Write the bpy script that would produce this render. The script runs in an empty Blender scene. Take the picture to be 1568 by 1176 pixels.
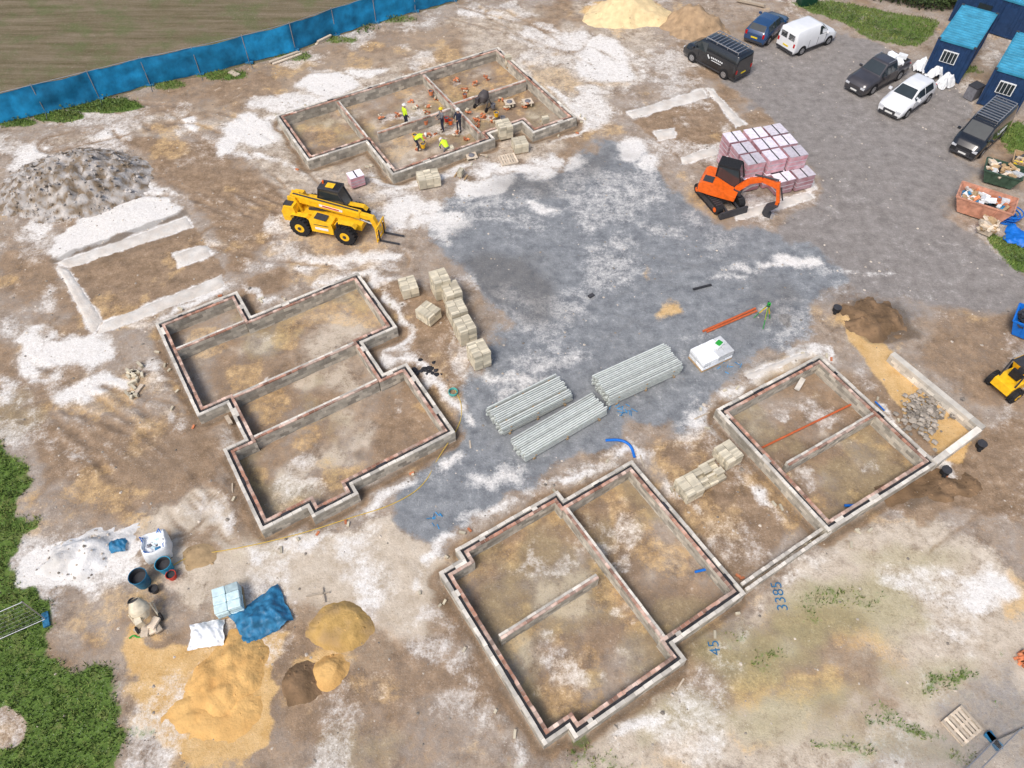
import bpy, math, random
import numpy as np
from mathutils import Vector, Matrix
random.seed(7); rs=np.random.RandomState(3)
scene=bpy.context.scene
# ------------------------------------------------------------------ survey: photo measurements -> plan metres (camera at origin, 30 m up)
CAMH=30.0; FPX=1150.0; PITCH=math.radians(52.5)
SP,CP=math.sin(PITCH),math.cos(PITCH)
def G(u,v,z=0.0):
    X=(u-784)/FPX; D=(v-588)/FPX
    t=(CAMH-z)/(SP+D*CP)
    return (X*t,(CP-D*SP)*t)
def ang(p,q): return math.atan2(q[1]-p[1],q[0]-p[0])
def heading(a,b,z=0): return ang(G(a[0],a[1],z),G(b[0],b[1],z))
# ------------------------------------------------------------------ materials
def M(name,col,rough=.7,var=.2,scale=6,bump=0.0,metal=0,spec=.3,tintamt=.35,col2=None,bscale=40,coat=0):
    m=bpy.data.materials.new(name); m.use_nodes=True; nt=m.node_tree; N=nt.nodes; L=nt.links
    b=N['Principled BSDF']; b.inputs['Roughness'].default_value=rough; b.inputs['Metallic'].default_value=metal
    b.inputs['Specular IOR Level'].default_value=spec; b.inputs['Coat Weight'].default_value=coat
    g=N.new('ShaderNodeNewGeometry')
    no=N.new('ShaderNodeTexNoise'); no.inputs['Scale'].default_value=scale; no.inputs['Detail'].default_value=4; L.new(g.outputs['Position'],no.inputs['Vector'])
    mr=N.new('ShaderNodeMapRange'); L.new(no.outputs[0],mr.inputs[0]); mr.inputs[1].default_value=.3; mr.inputs[2].default_value=.7; mr.inputs[3].default_value=1-var; mr.inputs[4].default_value=1+var
    at=N.new('ShaderNodeAttribute'); at.attribute_name='tint'
    mt=N.new('ShaderNodeMapRange'); L.new(at.outputs['Fac'],mt.inputs[0]); mt.inputs[3].default_value=1-tintamt; mt.inputs[4].default_value=1+tintamt
    mu=N.new('ShaderNodeMath'); mu.operation='MULTIPLY'; L.new(mr.outputs[0],mu.inputs[0]); L.new(mt.outputs[0],mu.inputs[1])
    vm=N.new('ShaderNodeVectorMath'); vm.operation='SCALE'; vm.inputs[0].default_value=col[:3]
    if col2:
        n2=N.new('ShaderNodeTexNoise'); n2.inputs['Scale'].default_value=scale*.5; n2.inputs['Detail'].default_value=4; L.new(g.outputs['Position'],n2.inputs['Vector'])
        r2=N.new('ShaderNodeMapRange'); L.new(n2.outputs[0],r2.inputs[0]); r2.inputs[1].default_value=.4; r2.inputs[2].default_value=.6
        mx=N.new('ShaderNodeMix'); mx.data_type='RGBA'; L.new(r2.outputs[0],mx.inputs[0]); mx.inputs[6].default_value=(*col[:3],1); mx.inputs[7].default_value=(*col2[:3],1)
        L.new(mx.outputs[2],vm.inputs[0])
    L.new(mu.outputs[0],vm.inputs['Scale']); L.new(vm.outputs[0],b.inputs['Base Color'])
    if bump:
        nb=N.new('ShaderNodeTexNoise'); nb.inputs['Scale'].default_value=bscale; nb.inputs['Detail'].default_value=3; L.new(g.outputs['Position'],nb.inputs['Vector'])
        bu=N.new('ShaderNodeBump'); bu.inputs['Strength'].default_value=bump; bu.inputs['Distance'].default_value=.05
        L.new(nb.outputs[0],bu.inputs['Height']); L.new(bu.outputs[0],b.inputs['Normal'])
    return m
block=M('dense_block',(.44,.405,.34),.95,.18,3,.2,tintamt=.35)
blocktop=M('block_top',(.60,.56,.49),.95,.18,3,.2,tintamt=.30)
blockpack=M('block_pack_mat',(.60,.54,.41),.95,.12,4,.2,tintamt=.3)
brickpink=M('brick_course',(.40,.205,.14),.9,.25,2,.1,col2=(.52,.39,.32),tintamt=.45)
mortar=M('mortar',(.40,.37,.32),.95,.3,4,.2)
footm=M('footing_concrete',(.70,.665,.61),.95,.16,3,.5,col2=(.58,.53,.47),bscale=9)
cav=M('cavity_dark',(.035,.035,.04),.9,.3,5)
retw=M('retaining_concrete',(.6,.56,.49),.95,.15,3,.2)
galv=M('precast_grey',(.52,.55,.52),.6,.12,5,.05,tintamt=.35)
timber=M('timber',(.42,.29,.16),.85,.2,8,.1)
black=M('black_rubber',(.02,.02,.022),.75,.3,10)
dark=M('dark_metal',(.05,.05,.055),.5,.2,8)
glass=M('glass_dark',(.03,.04,.045),.08,.1,3,spec=.8)
chrome=M('alloy',(.45,.46,.48),.35,.1,8,metal=.7)
paint_black=M('paint_black',(.012,.014,.018),.22,.15,2,coat=.8,spec=.6,tintamt=0)
paint_white=M('paint_white',(.82,.83,.84),.25,.04,2,coat=.6,spec=.5,tintamt=0)
paint_blue=M('paint_navy',(.015,.06,.16),.22,.1,2,coat=.8,spec=.6,tintamt=0)
paint_grey=M('paint_grey',(.07,.065,.07),.28,.1,2,coat=.7,spec=.5,tintamt=0,metal=.3)
yellow=M('machine_yellow',(.92,.52,.015),.4,.15,5,spec=.5,tintamt=.1)
orange=M('machine_orange',(.85,.14,.01),.4,.15,5,spec=.5,tintamt=.1)
red=M('red_plastic',(.6,.05,.03),.5,.1)
terr=M('terracotta',(.62,.22,.10),.8,.2,8)
plate=M('plate_yellow',(.8,.6,.03),.5,.05)
whitep=M('white_plastic',(.80,.82,.83),.5,.1,6,.1,bscale=12)
bluec=M('container_navy',(.015,.045,.12),.55,.2,3,spec=.4)
blueroof=M('container_roof',(.04,.26,.40),.55,.25,1.5,spec=.4)
net=M('blue_netting',(.01,.21,.43),.75,.3,1.5,.5,bscale=3,tintamt=.3)
bluetarp=M('blue_tarp',(.03,.17,.32),.45,.35,4,.4,bscale=8)
bluepl=M('blue_plastic',(.01,.16,.6),.45,.1)
pipeo=M('orange_pipe',(.55,.13,.045),.6,.15)
wrap=M('brick_pack_wrap',(.56,.36,.40),.45,.25,5,.2,bscale=14,col2=(.46,.22,.25))
wraptop=M('brick_pack_top',(.76,.71,.77),.4,.15,6,.3,bscale=12)
wrapb=M('bag_pack_wrap',(.60,.76,.78),.4,.15,6,.3,bscale=12)
sandm=M('sand',(.70,.43,.16),.95,.15,2.5,.9,col2=(.58,.34,.12),bscale=7)
sanddk=M('sand_damp',(.50,.32,.11),.95,.2,3,.8,col2=(.38,.25,.11),bscale=9)
soil=M('soil',(.25,.16,.09),.95,.3,3,.8,col2=(.14,.09,.05),bscale=9)
spoil=M('spoil_chalky',(.50,.47,.44),.95,.35,4,1,col2=(.19,.145,.10),bscale=6)
stone=M('stones',(.42,.37,.31),.9,.2,5,tintamt=.6)
hiviz=M('hi_vis',(.65,.90,.04),.6,.1); navyc=M('work_cloth',(.03,.035,.06),.9,.2); skin=M('skin',(.55,.32,.22),.6,.05); hat=M('helmet_white',(.75,.75,.72),.4,.05); greyc=M('grey_cloth',(.18,.18,.2),.9,.2)
boot=M('boots',(.06,.04,.03),.8,.2)
green=M('green_plastic',(.03,.35,.05),.5,.1)
redlight=M('lamp_red',(.5,.01,.01),.3,.05); headl=M('lamp_clear',(.6,.62,.65),.15,.05,spec=.8)
bluepaint=M('survey_paint',(.04,.24,.48),.8,.4,12)
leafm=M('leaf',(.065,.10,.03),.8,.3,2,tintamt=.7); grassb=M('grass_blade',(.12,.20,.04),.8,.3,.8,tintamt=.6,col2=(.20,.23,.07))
ptim=M('pallet_wood',(.64,.54,.42),.9,.15,9)
# ------------------------------------------------------------------ mesh builder
class MB:
    def __init__(s): s.v=[];s.f=[];s.m=[];s.t=[];s.s=[];s.mats=[];s.X=None
    def mi(s,m):
        if m not in s.mats: s.mats.append(m)
        return s.mats.index(m)
    def add(s,vs,fs,m,tint=.5,smooth=False):
        o=len(s.v); i=s.mi(m)
        if s.X is not None: vs=[tuple(s.X@Vector(v)) for v in vs]
        s.v.extend(vs); s.t.extend([tint]*len(vs))
        for f in fs: s.f.append(tuple(o+k for k in f)); s.m.append(i); s.s.append(smooth)
    def box(s,c,d,m,yaw=0,tint=.5,R=None,taper=1):
        hx,hy,hz=d[0]/2,d[1]/2,d[2]/2; vs=[]
        cs,sn=math.cos(yaw),math.sin(yaw)
        for z in(-hz,hz):
            k=taper if z>0 else 1
            for x,y in((-hx,-hy),(hx,-hy),(hx,hy),(-hx,hy)):
                x*=k;y*=k
                if R is not None:
                    w=R@Vector((x,y,z)); vs.append((c[0]+w.x,c[1]+w.y,c[2]+w.z))
                else: vs.append((c[0]+x*cs-y*sn,c[1]+x*sn+y*cs,c[2]+z))
        s.add(vs,[(0,3,2,1),(4,5,6,7),(0,1,5,4),(1,2,6,5),(2,3,7,6),(3,0,4,7)],m,tint)
    def beam(s,p,q,w,h,m,tint=.5):
        p=Vector(p);q=Vector(q);d=q-p;L=d.length;x=d.normalized()
        up=Vector((0,0,1)) if abs(x.z)<.95 else Vector((0,1,0))
        y=up.cross(x).normalized(); z=x.cross(y)
        R=Matrix((x,y,z)).transposed(); s.box((p+q)/2,(L,w,h),m,tint=tint,R=R)
    def cyl(s,p,q,r0,m,r1=None,n=12,caps=True,tint=.5,smooth=True):
        if r1 is None:r1=r0
        p=Vector(p);q=Vector(q);x=(q-p).normalized(); up=Vector((0,0,1)) if abs(x.z)<.95 else Vector((0,1,0))
        a=up.cross(x).normalized();b=x.cross(a); vs=[]
        for c,r in((p,r0),(q,r1)):
            for i in range(n):
                t=2*math.pi*i/n; vs.append(tuple(c+a*math.cos(t)*r+b*math.sin(t)*r))
        s.add(vs,[(i,(i+1)%n,n+(i+1)%n,n+i) for i in range(n)],m,tint,smooth)
        if caps:
            s.add(vs,[tuple(range(n-1,-1,-1)),tuple(range(n,2*n))],m,tint)
    def ball(s,c,r,m,n=10,k=7,sc=(1,1,1),zmin=-1,tint=.5):
        vs=[];fs=[]
        for j in range(k+1):
            th=math.pi*j/k; zz=max(math.cos(th),zmin)
            for i in range(n):
                t=2*math.pi*i/n; vs.append((c[0]+r*sc[0]*math.sin(th)*math.cos(t),c[1]+r*sc[1]*math.sin(th)*math.sin(t),c[2]+r*sc[2]*zz))
        for j in range(k):
            for i in range(n): fs.append((j*n+i,(j+1)*n+i,(j+1)*n+(i+1)%n,j*n+(i+1)%n))
        s.add(vs,fs,m,tint,True)
    def loft(s,rings,m,tint=.5,smooth=True,caps=True,closed=True):
        n=len(rings[0]); vs=[p for r in rings for p in r]; fs=[]
        for j in range(len(rings)-1):
            for i in range(n if closed else n-1): fs.append((j*n+i,j*n+(i+1)%n,(j+1)*n+(i+1)%n,(j+1)*n+i))
        s.add(vs,fs,m,tint,smooth)
        if caps: s.add(vs,[tuple(range(n-1,-1,-1)),tuple(range((len(rings)-1)*n,len(rings)*n))],m,tint)
    def tube(s,pts,r,m,n=6):
        for a,b in zip(pts[:-1],pts[1:]): s.cyl(a,b,r,m,n=n,caps=True)
    def extr(s,prof,y0,y1,m,tint=.5):
        n=len(prof); vs=[(x,y0,z) for x,z in prof]+[(x,y1,z) for x,z in prof]
        s.add(vs,[(i,(i+1)%n,n+(i+1)%n,n+i) for i in range(n)]+[tuple(range(n-1,-1,-1)),tuple(range(n,2*n))],m,tint)
    def obj(s,name,loc=(0,0,0),rz=0,bevel=0,sc=1):
        me=bpy.data.meshes.new(name); me.from_pydata(s.v,[],s.f)
        for m in s.mats: me.materials.append(m)
        me.polygons.foreach_set('material_index',s.m); me.polygons.foreach_set('use_smooth',s.s)
        at=me.attributes.new('tint','FLOAT','POINT'); at.data.foreach_set('value',s.t)
        me.update(); o=bpy.data.objects.new(name,me); scene.collection.objects.link(o)
        o.location=loc; o.rotation_euler=(0,0,rz); o.scale=(sc,)*3
        if bevel:
            b=o.modifiers.new('b','BEVEL'); b.width=bevel; b.segments=2; b.limit_method='ANGLE'; b.angle_limit=.6
        return o
def place(mb,name,u,v,z=0,rz=0,zm=0,**k):
    x,y=G(u,v,zm); return mb.obj(name,(x,y,z),rz,**k)
# ------------------------------------------------------------------ numpy noise
TAB=rs.rand(256,256)
def vn(x,y,o=0):
    xi=np.floor(x).astype(int); yi=np.floor(y).astype(int); fx=x-xi; fy=y-yi; fx=fx*fx*(3-2*fx); fy=fy*fy*(3-2*fy)
    xi+=o*37; yi+=o*91
    a=TAB[xi%256,yi%256];b=TAB[(xi+1)%256,yi%256];c=TAB[xi%256,(yi+1)%256];d=TAB[(xi+1)%256,(yi+1)%256]
    return (a*(1-fx)+b*fx)*(1-fy)+(c*(1-fx)+d*fx)*fy
def fbm(x,y,sc,oc=5,o=0):
    r=0;am=1;tot=0
    for k in range(oc): r=r+am*vn(x*sc,y*sc,o+k); tot+=am; am*=.55; sc*=2.03
    return r/tot
def fb1(x,y,sc,oc=4,o=0): return float(fbm(np.array([x]),np.array([y]),sc,oc,o)[0])
# ------------------------------------------------------------------ house plans
ZT=.56
def rectify(px,z=ZT):
    P=np.array([G(u,v,z) for u,v in px]); n=len(P); acc=0
    for i in range(n):
        d=P[(i+1)%n]-P[i]; L=np.hypot(*d); acc+=L*np.exp(4j*math.atan2(d[1],d[0]))
    th=np.angle(acc)/4; c,s=math.cos(-th),math.sin(-th); R=np.array([[c,-s],[s,c]]); Q=P@R.T
    hor=[];cc=[]
    for i in range(n):
        d=Q[(i+1)%n]-Q[i]; h=abs(d[0])>abs(d[1]); hor.append(h); cc.append((Q[i]+Q[(i+1)%n])[1 if h else 0]/2)
    V=Q.copy()
    for i in range(n):
        j=(i-1)%n
        if hor[i]!=hor[j]: V[i]=(cc[j],cc[i]) if hor[i] else (cc[i],cc[j])
    if sum(V[i][0]*V[(i+1)%n][1]-V[(i+1)%n][0]*V[i][1] for i in range(n))<0: V=V[::-1]
    return V@R, th, R
def offs(P,d):
    n=len(P);out=[]
    for i in range(n):
        a=P[i]-P[i-1]; b=P[(i+1)%n]-P[i]; a=a/np.hypot(*a); b=b/np.hypot(*b)
        na=np.array([-a[1],a[0]]); nb=np.array([-b[1],b[0]]); k=1+na@nb
        out.append(P[i]+(na+nb)*d/max(k,.2))
    return np.array(out)
def leaf(mb,P,closed,t,z0,z1,top,side,th=.075,tl=.225):
    n=len(P)
    for i in range(n if closed else n-1):
        a=np.array(P[i],float); b=np.array(P[(i+1)%n],float); L=np.hypot(*(b-a)); 
        if L<.05: continue
        d=(b-a)/L; yaw=math.atan2(d[1],d[0])
        if closed: a=a+d*t/2; b=b+d*t/2
        L=np.hypot(*(b-a))
        mb.box((*( (a+b)/2),(z0+z1-.02)/2),(L-.01,t-.02,z1-z0-.02),mortar,yaw)
        zt=z1; k=0
        while zt>z0+.01:
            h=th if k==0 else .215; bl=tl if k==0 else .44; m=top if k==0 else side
            zb=max(zt-h,z0); x=-(bl/2)*(k%2)
            while x<L-.01:
                x0=max(x,0); x1=min(x+bl-.016,L)
                if x1-x0>.03:
                    c=a+d*(x0+x1)/2; j=random.uniform(-.008,.008)
                    mb.box((c[0]-d[1]*j,c[1]+d[0]*j,(zb+zt-.014)/2+random.uniform(-.005,.006)),(x1-x0,t,zt-zb-.014),m,yaw,random.random())
                x+=bl
            zt-=h; k+=1
def cavity(mb,P,closed,w,z0,z1):
    n=len(P)
    for i in range(n if closed else n-1):
        a=np.array(P[i]);b=np.array(P[(i+1)%n]); L=np.hypot(*(b-a)); d=(b-a)/L; yaw=math.atan2(d[1],d[0])
        if closed: a=a+d*w/2;b=b+d*w/2
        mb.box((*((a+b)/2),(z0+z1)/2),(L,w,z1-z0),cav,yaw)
        x=random.random()*2
        while x<L-.5:
            l=random.uniform(.2,.6); c=a+d*(x+l/2); 
            mb.box((c[0],c[1],z1+.085+random.uniform(0,.004)),(l,w*1.4,.006),random.choice([cav,blocktop,blocktop]),yaw,random.random()); x+=l+random.uniform(1.2,4)
def house(px,inter,name='house_foundation'):
    P,th,R=rectify(px); mb=MB()
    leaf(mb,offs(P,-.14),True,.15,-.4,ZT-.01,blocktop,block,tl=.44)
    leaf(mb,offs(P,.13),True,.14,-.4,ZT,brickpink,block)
    cavity(mb,P,True,.10,-.4,ZT-.09)
    for a,b in inter:
        A=np.array(G(*a,ZT))@R.T; B=np.array(G(*b,ZT))@R.T
        if abs(A[0]-B[0])>abs(A[1]-B[1]): y=(A[1]+B[1])/2; A[1]=B[1]=y
        else: x=(A[0]+B[0])/2; A[0]=B[0]=x
        d=(B-A)/np.hypot(*(B-A)); A=A+d*.21; B=B-d*.21; nn=np.array([-d[1],d[0]])
        leaf(mb,[(A-nn*.06)@R,(B-nn*.06)@R],False,.115,-.4,ZT-.015,brickpink,block,tl=.3)
        leaf(mb,[(A+nn*.06)@R,(B+nn*.06)@R],False,.11,-.4,ZT-.02,blocktop,block,tl=.44)
    mb.obj(name); return P
HL=house([(248,493),(360,452),(379,488),(545,424),(600,497),(549,523),(583,578),(618,563),(690,659),(530,738),(539,752),(484,783),(473,768),(404,803),(350,690),(383,673),(350,608),(303,633)],
 [((262,538),(379,488)),((350,608),(549,523)),((383,673),(583,578))])
HB=house([(850,758),(708,845),(718,858),(683,877),(836,1130),(873,1100),(880,1115),(1042,1010),(1022,983),(1130,905),(967,713),(862,772)],
 [((862,772),(1022,983)),((758,978),(922,878))])
HR=house([(1100,630),(1262,547),(1418,708),(1277,803)],[((1203,714),(1345,627))])
HT=house([(425,180),(762,72),(873,178),(820,200),(800,183),(742,203),(756,214),(598,260),(565,212),(478,240)],
 [((515,153),(565,212)),((642,113),(742,203)),((575,205),(692,163)),((692,163),(805,118))])
houses=[HL,HB,HR,HT]
mb=MB(); a=np.array(G(1132,904,.3)); b=np.array(G(1275,805,.3)); d=(b-a)/np.hypot(*(b-a)); nrm=np.array([-d[1],d[0]])
leaf(mb,[a+nrm*.14+d*.24,b+nrm*.14-d*.24],False,.14,-.3,.38,blocktop,block); leaf(mb,[a-nrm*.14+d*.24,b-nrm*.14-d*.24],False,.14,-.3,.37,blocktop,block); mb.obj('block_wall')
mb=MB(); R_=[G(1367,540,.6),G(1507,655,.6),G(1432,706,.6)]
leaf(mb,[np.array(p) for p in R_[:2]],False,.32,-.3,.6,retw,retw,.2,2.4)
leaf(mb,[np.array(R_[1])+np.array([-.2,-.0]),np.array(R_[2])],False,.30,-.3,.58,retw,retw,.2,2.4); mb.obj('retaining_wall')
# ------------------------------------------------------------------ ground sheet
sx=np.arange(-47,47.01,.13); sy=np.arange(3,69.01,.13)
outx=np.array([1.5,4,8,15,30,60,120,300,900,2500]); 
xs=np.concatenate([-47-outx[::-1],sx,47+outx]); ys=np.concatenate([3-outx[::-1],sy,sy[-1]+outx])
XX,YY=np.meshgrid(xs,ys); nx,ny=len(xs),len(ys)
w1=(fbm(XX,YY,.45,4,1)-.5)*2.6; w2=(fbm(XX,YY,.45,4,9)-.5)*2.6; s1=(fbm(XX,YY,1.6,3,4)-.5)*.5; s2=(fbm(XX,YY,1.6,3,6)-.5)*.5
WX=XX+w1+s1; WY=YY+w2+s2; SX=XX+s1*.8; SY=YY+s2*.8
Lr={k:np.zeros_like(XX) for k in('chalk','gravel','sand','grass','brown','pale','road','field','dark','moss')}
def sdp(px,py,V):
    d=np.full(px.shape,1e9); s=np.ones(px.shape); n=len(V)
    for i in range(n):
        j=i-1; ex,ey=V[j][0]-V[i][0],V[j][1]-V[i][1]; wx=px-V[i][0]; wy=py-V[i][1]
        t=np.clip((wx*ex+wy*ey)/(ex*ex+ey*ey+1e-9),0,1); bx=wx-ex*t; by=wy-ey*t; d=np.minimum(d,bx*bx+by*by)
        c1=py>=V[i][1]; c2=py<V[j][1]; c3=ex*wy>ey*wx; s=np.where((c1&c2&c3)|(~c1&~c2&~c3),-s,s)
    return s*np.sqrt(d)
def shape(layer,V,soft=.8,st=1.0,warp=2,sub=False,world=False):
    if not world: V=[G(*p) for p in V]
    V=np.array(V); mrg=3.0
    i0,i1=np.searchsorted(xs,[V[:,0].min()-mrg,V[:,0].max()+mrg]); j0,j1=np.searchsorted(ys,[V[:,1].min()-mrg,V[:,1].max()+mrg])
    if i1<=i0 or j1<=j0: return
    sl=(slice(j0,j1),slice(i0,i1)); A,B={0:(XX,YY),1:(SX,SY),2:(WX,WY)}[warp]
    m=np.clip(.5-sdp(A[sl],B[sl],V)/soft,0,1); m=m*m*(3-2*m)*st
    for l in layer.split('+'):
        if sub: Lr[l][sl]*=1-m
        else: Lr[l][sl]=np.maximum(Lr[l][sl],m)
def blob(layer,u,v,ru,rv,st=1,soft=1.2,warp=2,sub=False,rot=0):
    c,s=math.cos(rot),math.sin(rot)
    shape(layer,[(u+ru*math.cos(t)*c-rv*math.sin(t)*s,v+ru*math.cos(t)*s+rv*math.sin(t)*c) for t in np.linspace(0,2*math.pi,13)[:-1]],soft,st,warp,sub)
# site-wide mottling
Lr['chalk']=np.clip((fbm(XX,YY,.30,5,110)-.53)*3.2,0,.46)
Lr['brown']=np.clip((fbm(XX,YY,.22,5,120)-.48)*3.4,0,.70)
Lr['sand']=np.clip((fbm(XX,YY,.36,5,130)-.58)*3.4,0,.44)
# broad zones
shape('pale',[(0,230),(250,170),(480,90),(700,20),(980,-10),(1030,60),(960,140),(900,230),(700,260),(650,300),(420,300),(330,200)],2,.5)
shape('brown',[(130,190),(330,215),(430,290),(450,350),(340,410),(300,330),(230,250)],1.5,.85)
shape('brown',[(300,90),(430,80),(700,30),(720,60),(560,100),(400,150),(270,180),(130,200)],1.5,.55)
shape('pale',[(230,770),(350,735),(360,800),(440,815),(520,800),(600,790),(640,840),(680,880),(700,960),(610,1010),(600,1060),(540,1060),(530,990),(450,930),(400,900),(250,900),(200,850)],1,.95)
shape('pale',[(1040,1030),(1130,920),(1270,820),(1400,740),(1500,840),(1568,900),(1700,1000),(1600,1200),(900,1200),(860,1140)],2,.7)
shape('brown',[(1340,750),(1450,705),(1600,640),(1600,780),(1480,790),(1380,790)],1,.95)
shape('brown',[(1400,460),(1568,500),(1600,640),(1500,640),(1400,560)],1.5,.66)
shape('brown',[(60,640),(330,640),(400,810),(350,830),(340,740),(200,780),(60,760)],1.5,.78)
shape('brown',[(0,500),(90,620),(60,680),(-60,640),(-100,500)],1.5,.65)
shape('brown',[(190,1000),(650,1050),(760,1200),(180,1200)],1.5,.48)
shape('brown',[(560,420),(640,430),(700,470),(700,540),(720,600),(700,640),(640,570),(600,520)],.8,.95)
shape('brown',[(980,680),(1095,650),(1240,800),(1130,890),(1040,780)],.8,.8)
shape('gravel',[(670,300),(760,275),(860,260),(925,205),(985,215),(1010,270),(1060,310),(1100,345),(1180,350),(1250,390),(1290,440),(1265,470),(1240,520),(1150,540),(1110,600),(1085,640),(1020,660),(960,640),(930,680),(870,700),(840,740),(770,765),(700,815),(655,850),(612,800),(600,760),(640,720),(690,690),(705,640),(700,600),(745,570),(760,500),(715,440),(700,400),(650,370)],1.6,1)
shape('road',[(1110,115),(1150,60),(1200,70),(1260,60),(1290,45),(1340,70),(1400,90),(1440,125),(1480,150),(1470,230),(1500,260),(1455,320),(1500,370),(1570,425),(1620,470),(1500,470),(1400,460),(1310,450),(1250,410),(1190,370),(1250,300),(1240,240),(1180,190),(1140,165)],1.6,1)
shape('road',[(1200,400),(1320,420),(1420,470),(1400,500),(1280,480),(1220,500)],1.5,.6)
shape('road',[(1280,1200),(1360,1100),(1500,1020),(1600,990),(1600,1200)],2,.55)
for k in('chalk','brown','sand'): Lr[k]*=1-.72*np.maximum(Lr['gravel'],Lr['road'])
Lr['chalk']*=1-.6*np.clip(Lr['brown']-.55,0,.4)/.4
Lr['chalk']=np.maximum(Lr['chalk'],Lr['gravel']*np.clip((fbm(XX,YY,.16,4,150)-.50)*3,0,.38))
Lr['dark']=np.maximum(Lr['dark'],Lr['gravel']*np.clip((fbm(XX,YY,.14,4,160)-.45)*3,0,.6))
# field and grass
fl=[(-60,206),(0,192),(105,167),(215,137),(330,112),(440,84),(545,46),(700,2),(800,-40),(900,-500),(-1400,-500),(-1400,300)]
shape('field',fl,.5,1,1)
shape('field',[(1440,0),(1700,70),(1900,60),(2500,-500),(1000,-500),(1150,-30),(1270,-12)],.6,1,1)
for a in [(20,188,40,7,.8),(90,178,40,10,.9),(160,162,60,12,.95),(250,130,40,8,.6),(340,115,40,8,.8),(450,86,30,7,.6),(520,62,30,6,.6),(600,30,40,6,.5)]: blob('grass',*a,warp=1,soft=.5)
shape('grass',[(-200,600),(-10,640),(20,680),(45,740),(42,800),(25,850),(55,900),(80,930),(88,985),(130,1020),(162,1060),(182,1110),(200,1260),(-150,1300)],.8,.95,2)
blob('grass',12,1112,26,34,1,.3,1,True); blob('grass',70,1010,20,12,.4,.6,2,True); blob('grass',0,905,26,9,.5,.6,2,True)
shape('grass',[(1210,4),(1270,0),(1440,32),(1432,55),(1405,72),(1385,72),(1330,62),(1290,35),(1240,20)],.6,.62,1)
blob('grass',1465,110,40,16,.6); blob('grass',1565,215,22,32,.8,.6)
shape('grass',[(1500,345),(1535,362),(1600,385),(1600,430),(1550,412),(1515,375)],.5,.8,1)
for a in [(1300,1150,60,16,.58),(1380,1105,60,14,.62),(1450,1050,50,16,.62),(1540,1010,20,10,.5),(905,1172,50,10,.8),(1180,1000,40,18,.45),(1330,940,40,14,.45),(230,1140,50,10,.5),(1270,930,60,30,.42),(1530,1090,20,10,.5),(950,1160,30,12,.5),(780,1165,40,8,.4),(1440,1150,40,20,.45),(1100,960,30,16,.42)]: blob('grass',*a)
for a in [(1150,1000,110,60,.9),(1290,940,130,55,1),(1400,870,80,40,.7),(1200,1090,120,50,.8),(1040,1110,70,40,.8),(1420,1040,80,40,.7),(380,850,50,16,.5),(30,640,60,50,.5),(560,1130,80,40,.5),(1350,1140,100,30,.7),(230,1120,60,30,.4)]: blob('moss',*a,soft=2)
# chalk
shape('chalk',[(95,350),(130,320),(210,290),(262,300),(278,328),(200,352),(110,392),(88,388)],.8,1)
for a in [(60,350,30,14,.7),(35,240,30,25,.75),(165,205,30,14,.7),(215,300,50,26,.9),(285,190,18,12,.9),(350,215,24,32,.95),(390,200,42,26,1),(440,155,60,16,.7),(500,128,55,16,.95),(560,108,35,10,.8),(395,240,30,8,.7),
 (480,395,40,10,.8),(560,395,60,12,.8),(630,330,50,26,.85),(600,300,40,12,.6),(740,288,45,16,.9),(680,350,30,24,.75),(790,262,60,12,.8),(850,245,50,14,.75),(900,165,40,36,.65),(925,95,45,35,.8),(870,60,40,16,.7),(965,225,30,22,.9),(990,250,24,14,.8),(820,55,40,18,.6),(735,20,40,12,.6),
 (60,540,32,45,.9),(130,530,60,26,1),(135,590,60,26,.9),(25,490,20,20,.6),(15,600,25,20,.7),(240,570,40,20,.6),(80,450,20,24,.5),(420,350,30,16,.6),(330,430,30,12,.5),
 (170,890,40,30,.8),(430,835,60,14,.7),(540,830,40,30,.6),(330,790,50,40,.6),(570,900,30,60,.62),(750,785,45,10,.8),(830,755,30,8,.7),(690,870,20,20,.6),(1170,570,40,10,.7),
 (1500,915,48,22,1),(1400,905,60,20,.55),(1450,960,50,20,.45),(125,700,24,10,.8),(1215,408,34,10,1),(1140,420,50,9,.65),(1300,420,60,8,.55),(840,320,22,10,.85),(790,575,55,16,.6),(760,730,60,20,.6),(1080,640,30,12,.7),(930,720,40,10,.6),(960,690,40,12,.5),(1000,1075,50,12,.5),(1110,1010,30,20,.4),(1010,350,30,10,.45),(930,370,40,10,.42),(1190,470,60,10,.5),(640,560,30,20,.4),(760,850,20,10,.5),(1240,850,50,12,.5),
 (600,420,20,10,.6),(710,430,14,20,.5),(1210,880,40,14,.5),(20,800,20,14,.6),(220,480,30,12,.5),(680,1000,50,40,.45),(700,1090,60,30,.4),(850,545,60,18,.45),(700,520,14,50,.4)]: blob('chalk',*a)
shape('chalk',[(30,872),(60,832),(130,802),(195,790),(207,830),(190,868),(120,898),(60,908)],.5,1)
strips=[[(83,403),(288,330),(298,348),(106,412)],[(83,405),(107,413),(160,490),(142,516)],[(142,517),(158,492),(340,420),(348,440)],[(262,388),(318,372),(328,392),(272,412)],
 [(957,172),(1076,134),(1086,150),(968,184)],[(1077,134),(1091,136),(1144,190),(1128,197)],[(1040,240),(1095,222),(1102,236),(1045,253)],[(1208,243),(1224,248),(1253,290),(1234,296)],[(1120,325),(1238,292),(1250,304),(1130,340)],[(1000,200),(1035,195),(1035,212),(1005,216)],[(1136,574),(1238,535),(1243,543),(1143,584)]]
shape('brown',[(95,400),(290,335),(350,420),(155,505)],.4,.8,1)
shape('brown',[(100,405),(290,345),(345,415),(160,495)],.4,.9,1); shape('brown',[(968,186),(1076,148),(1130,198),(1100,225),(1035,242)],.4,.8,1)
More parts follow.
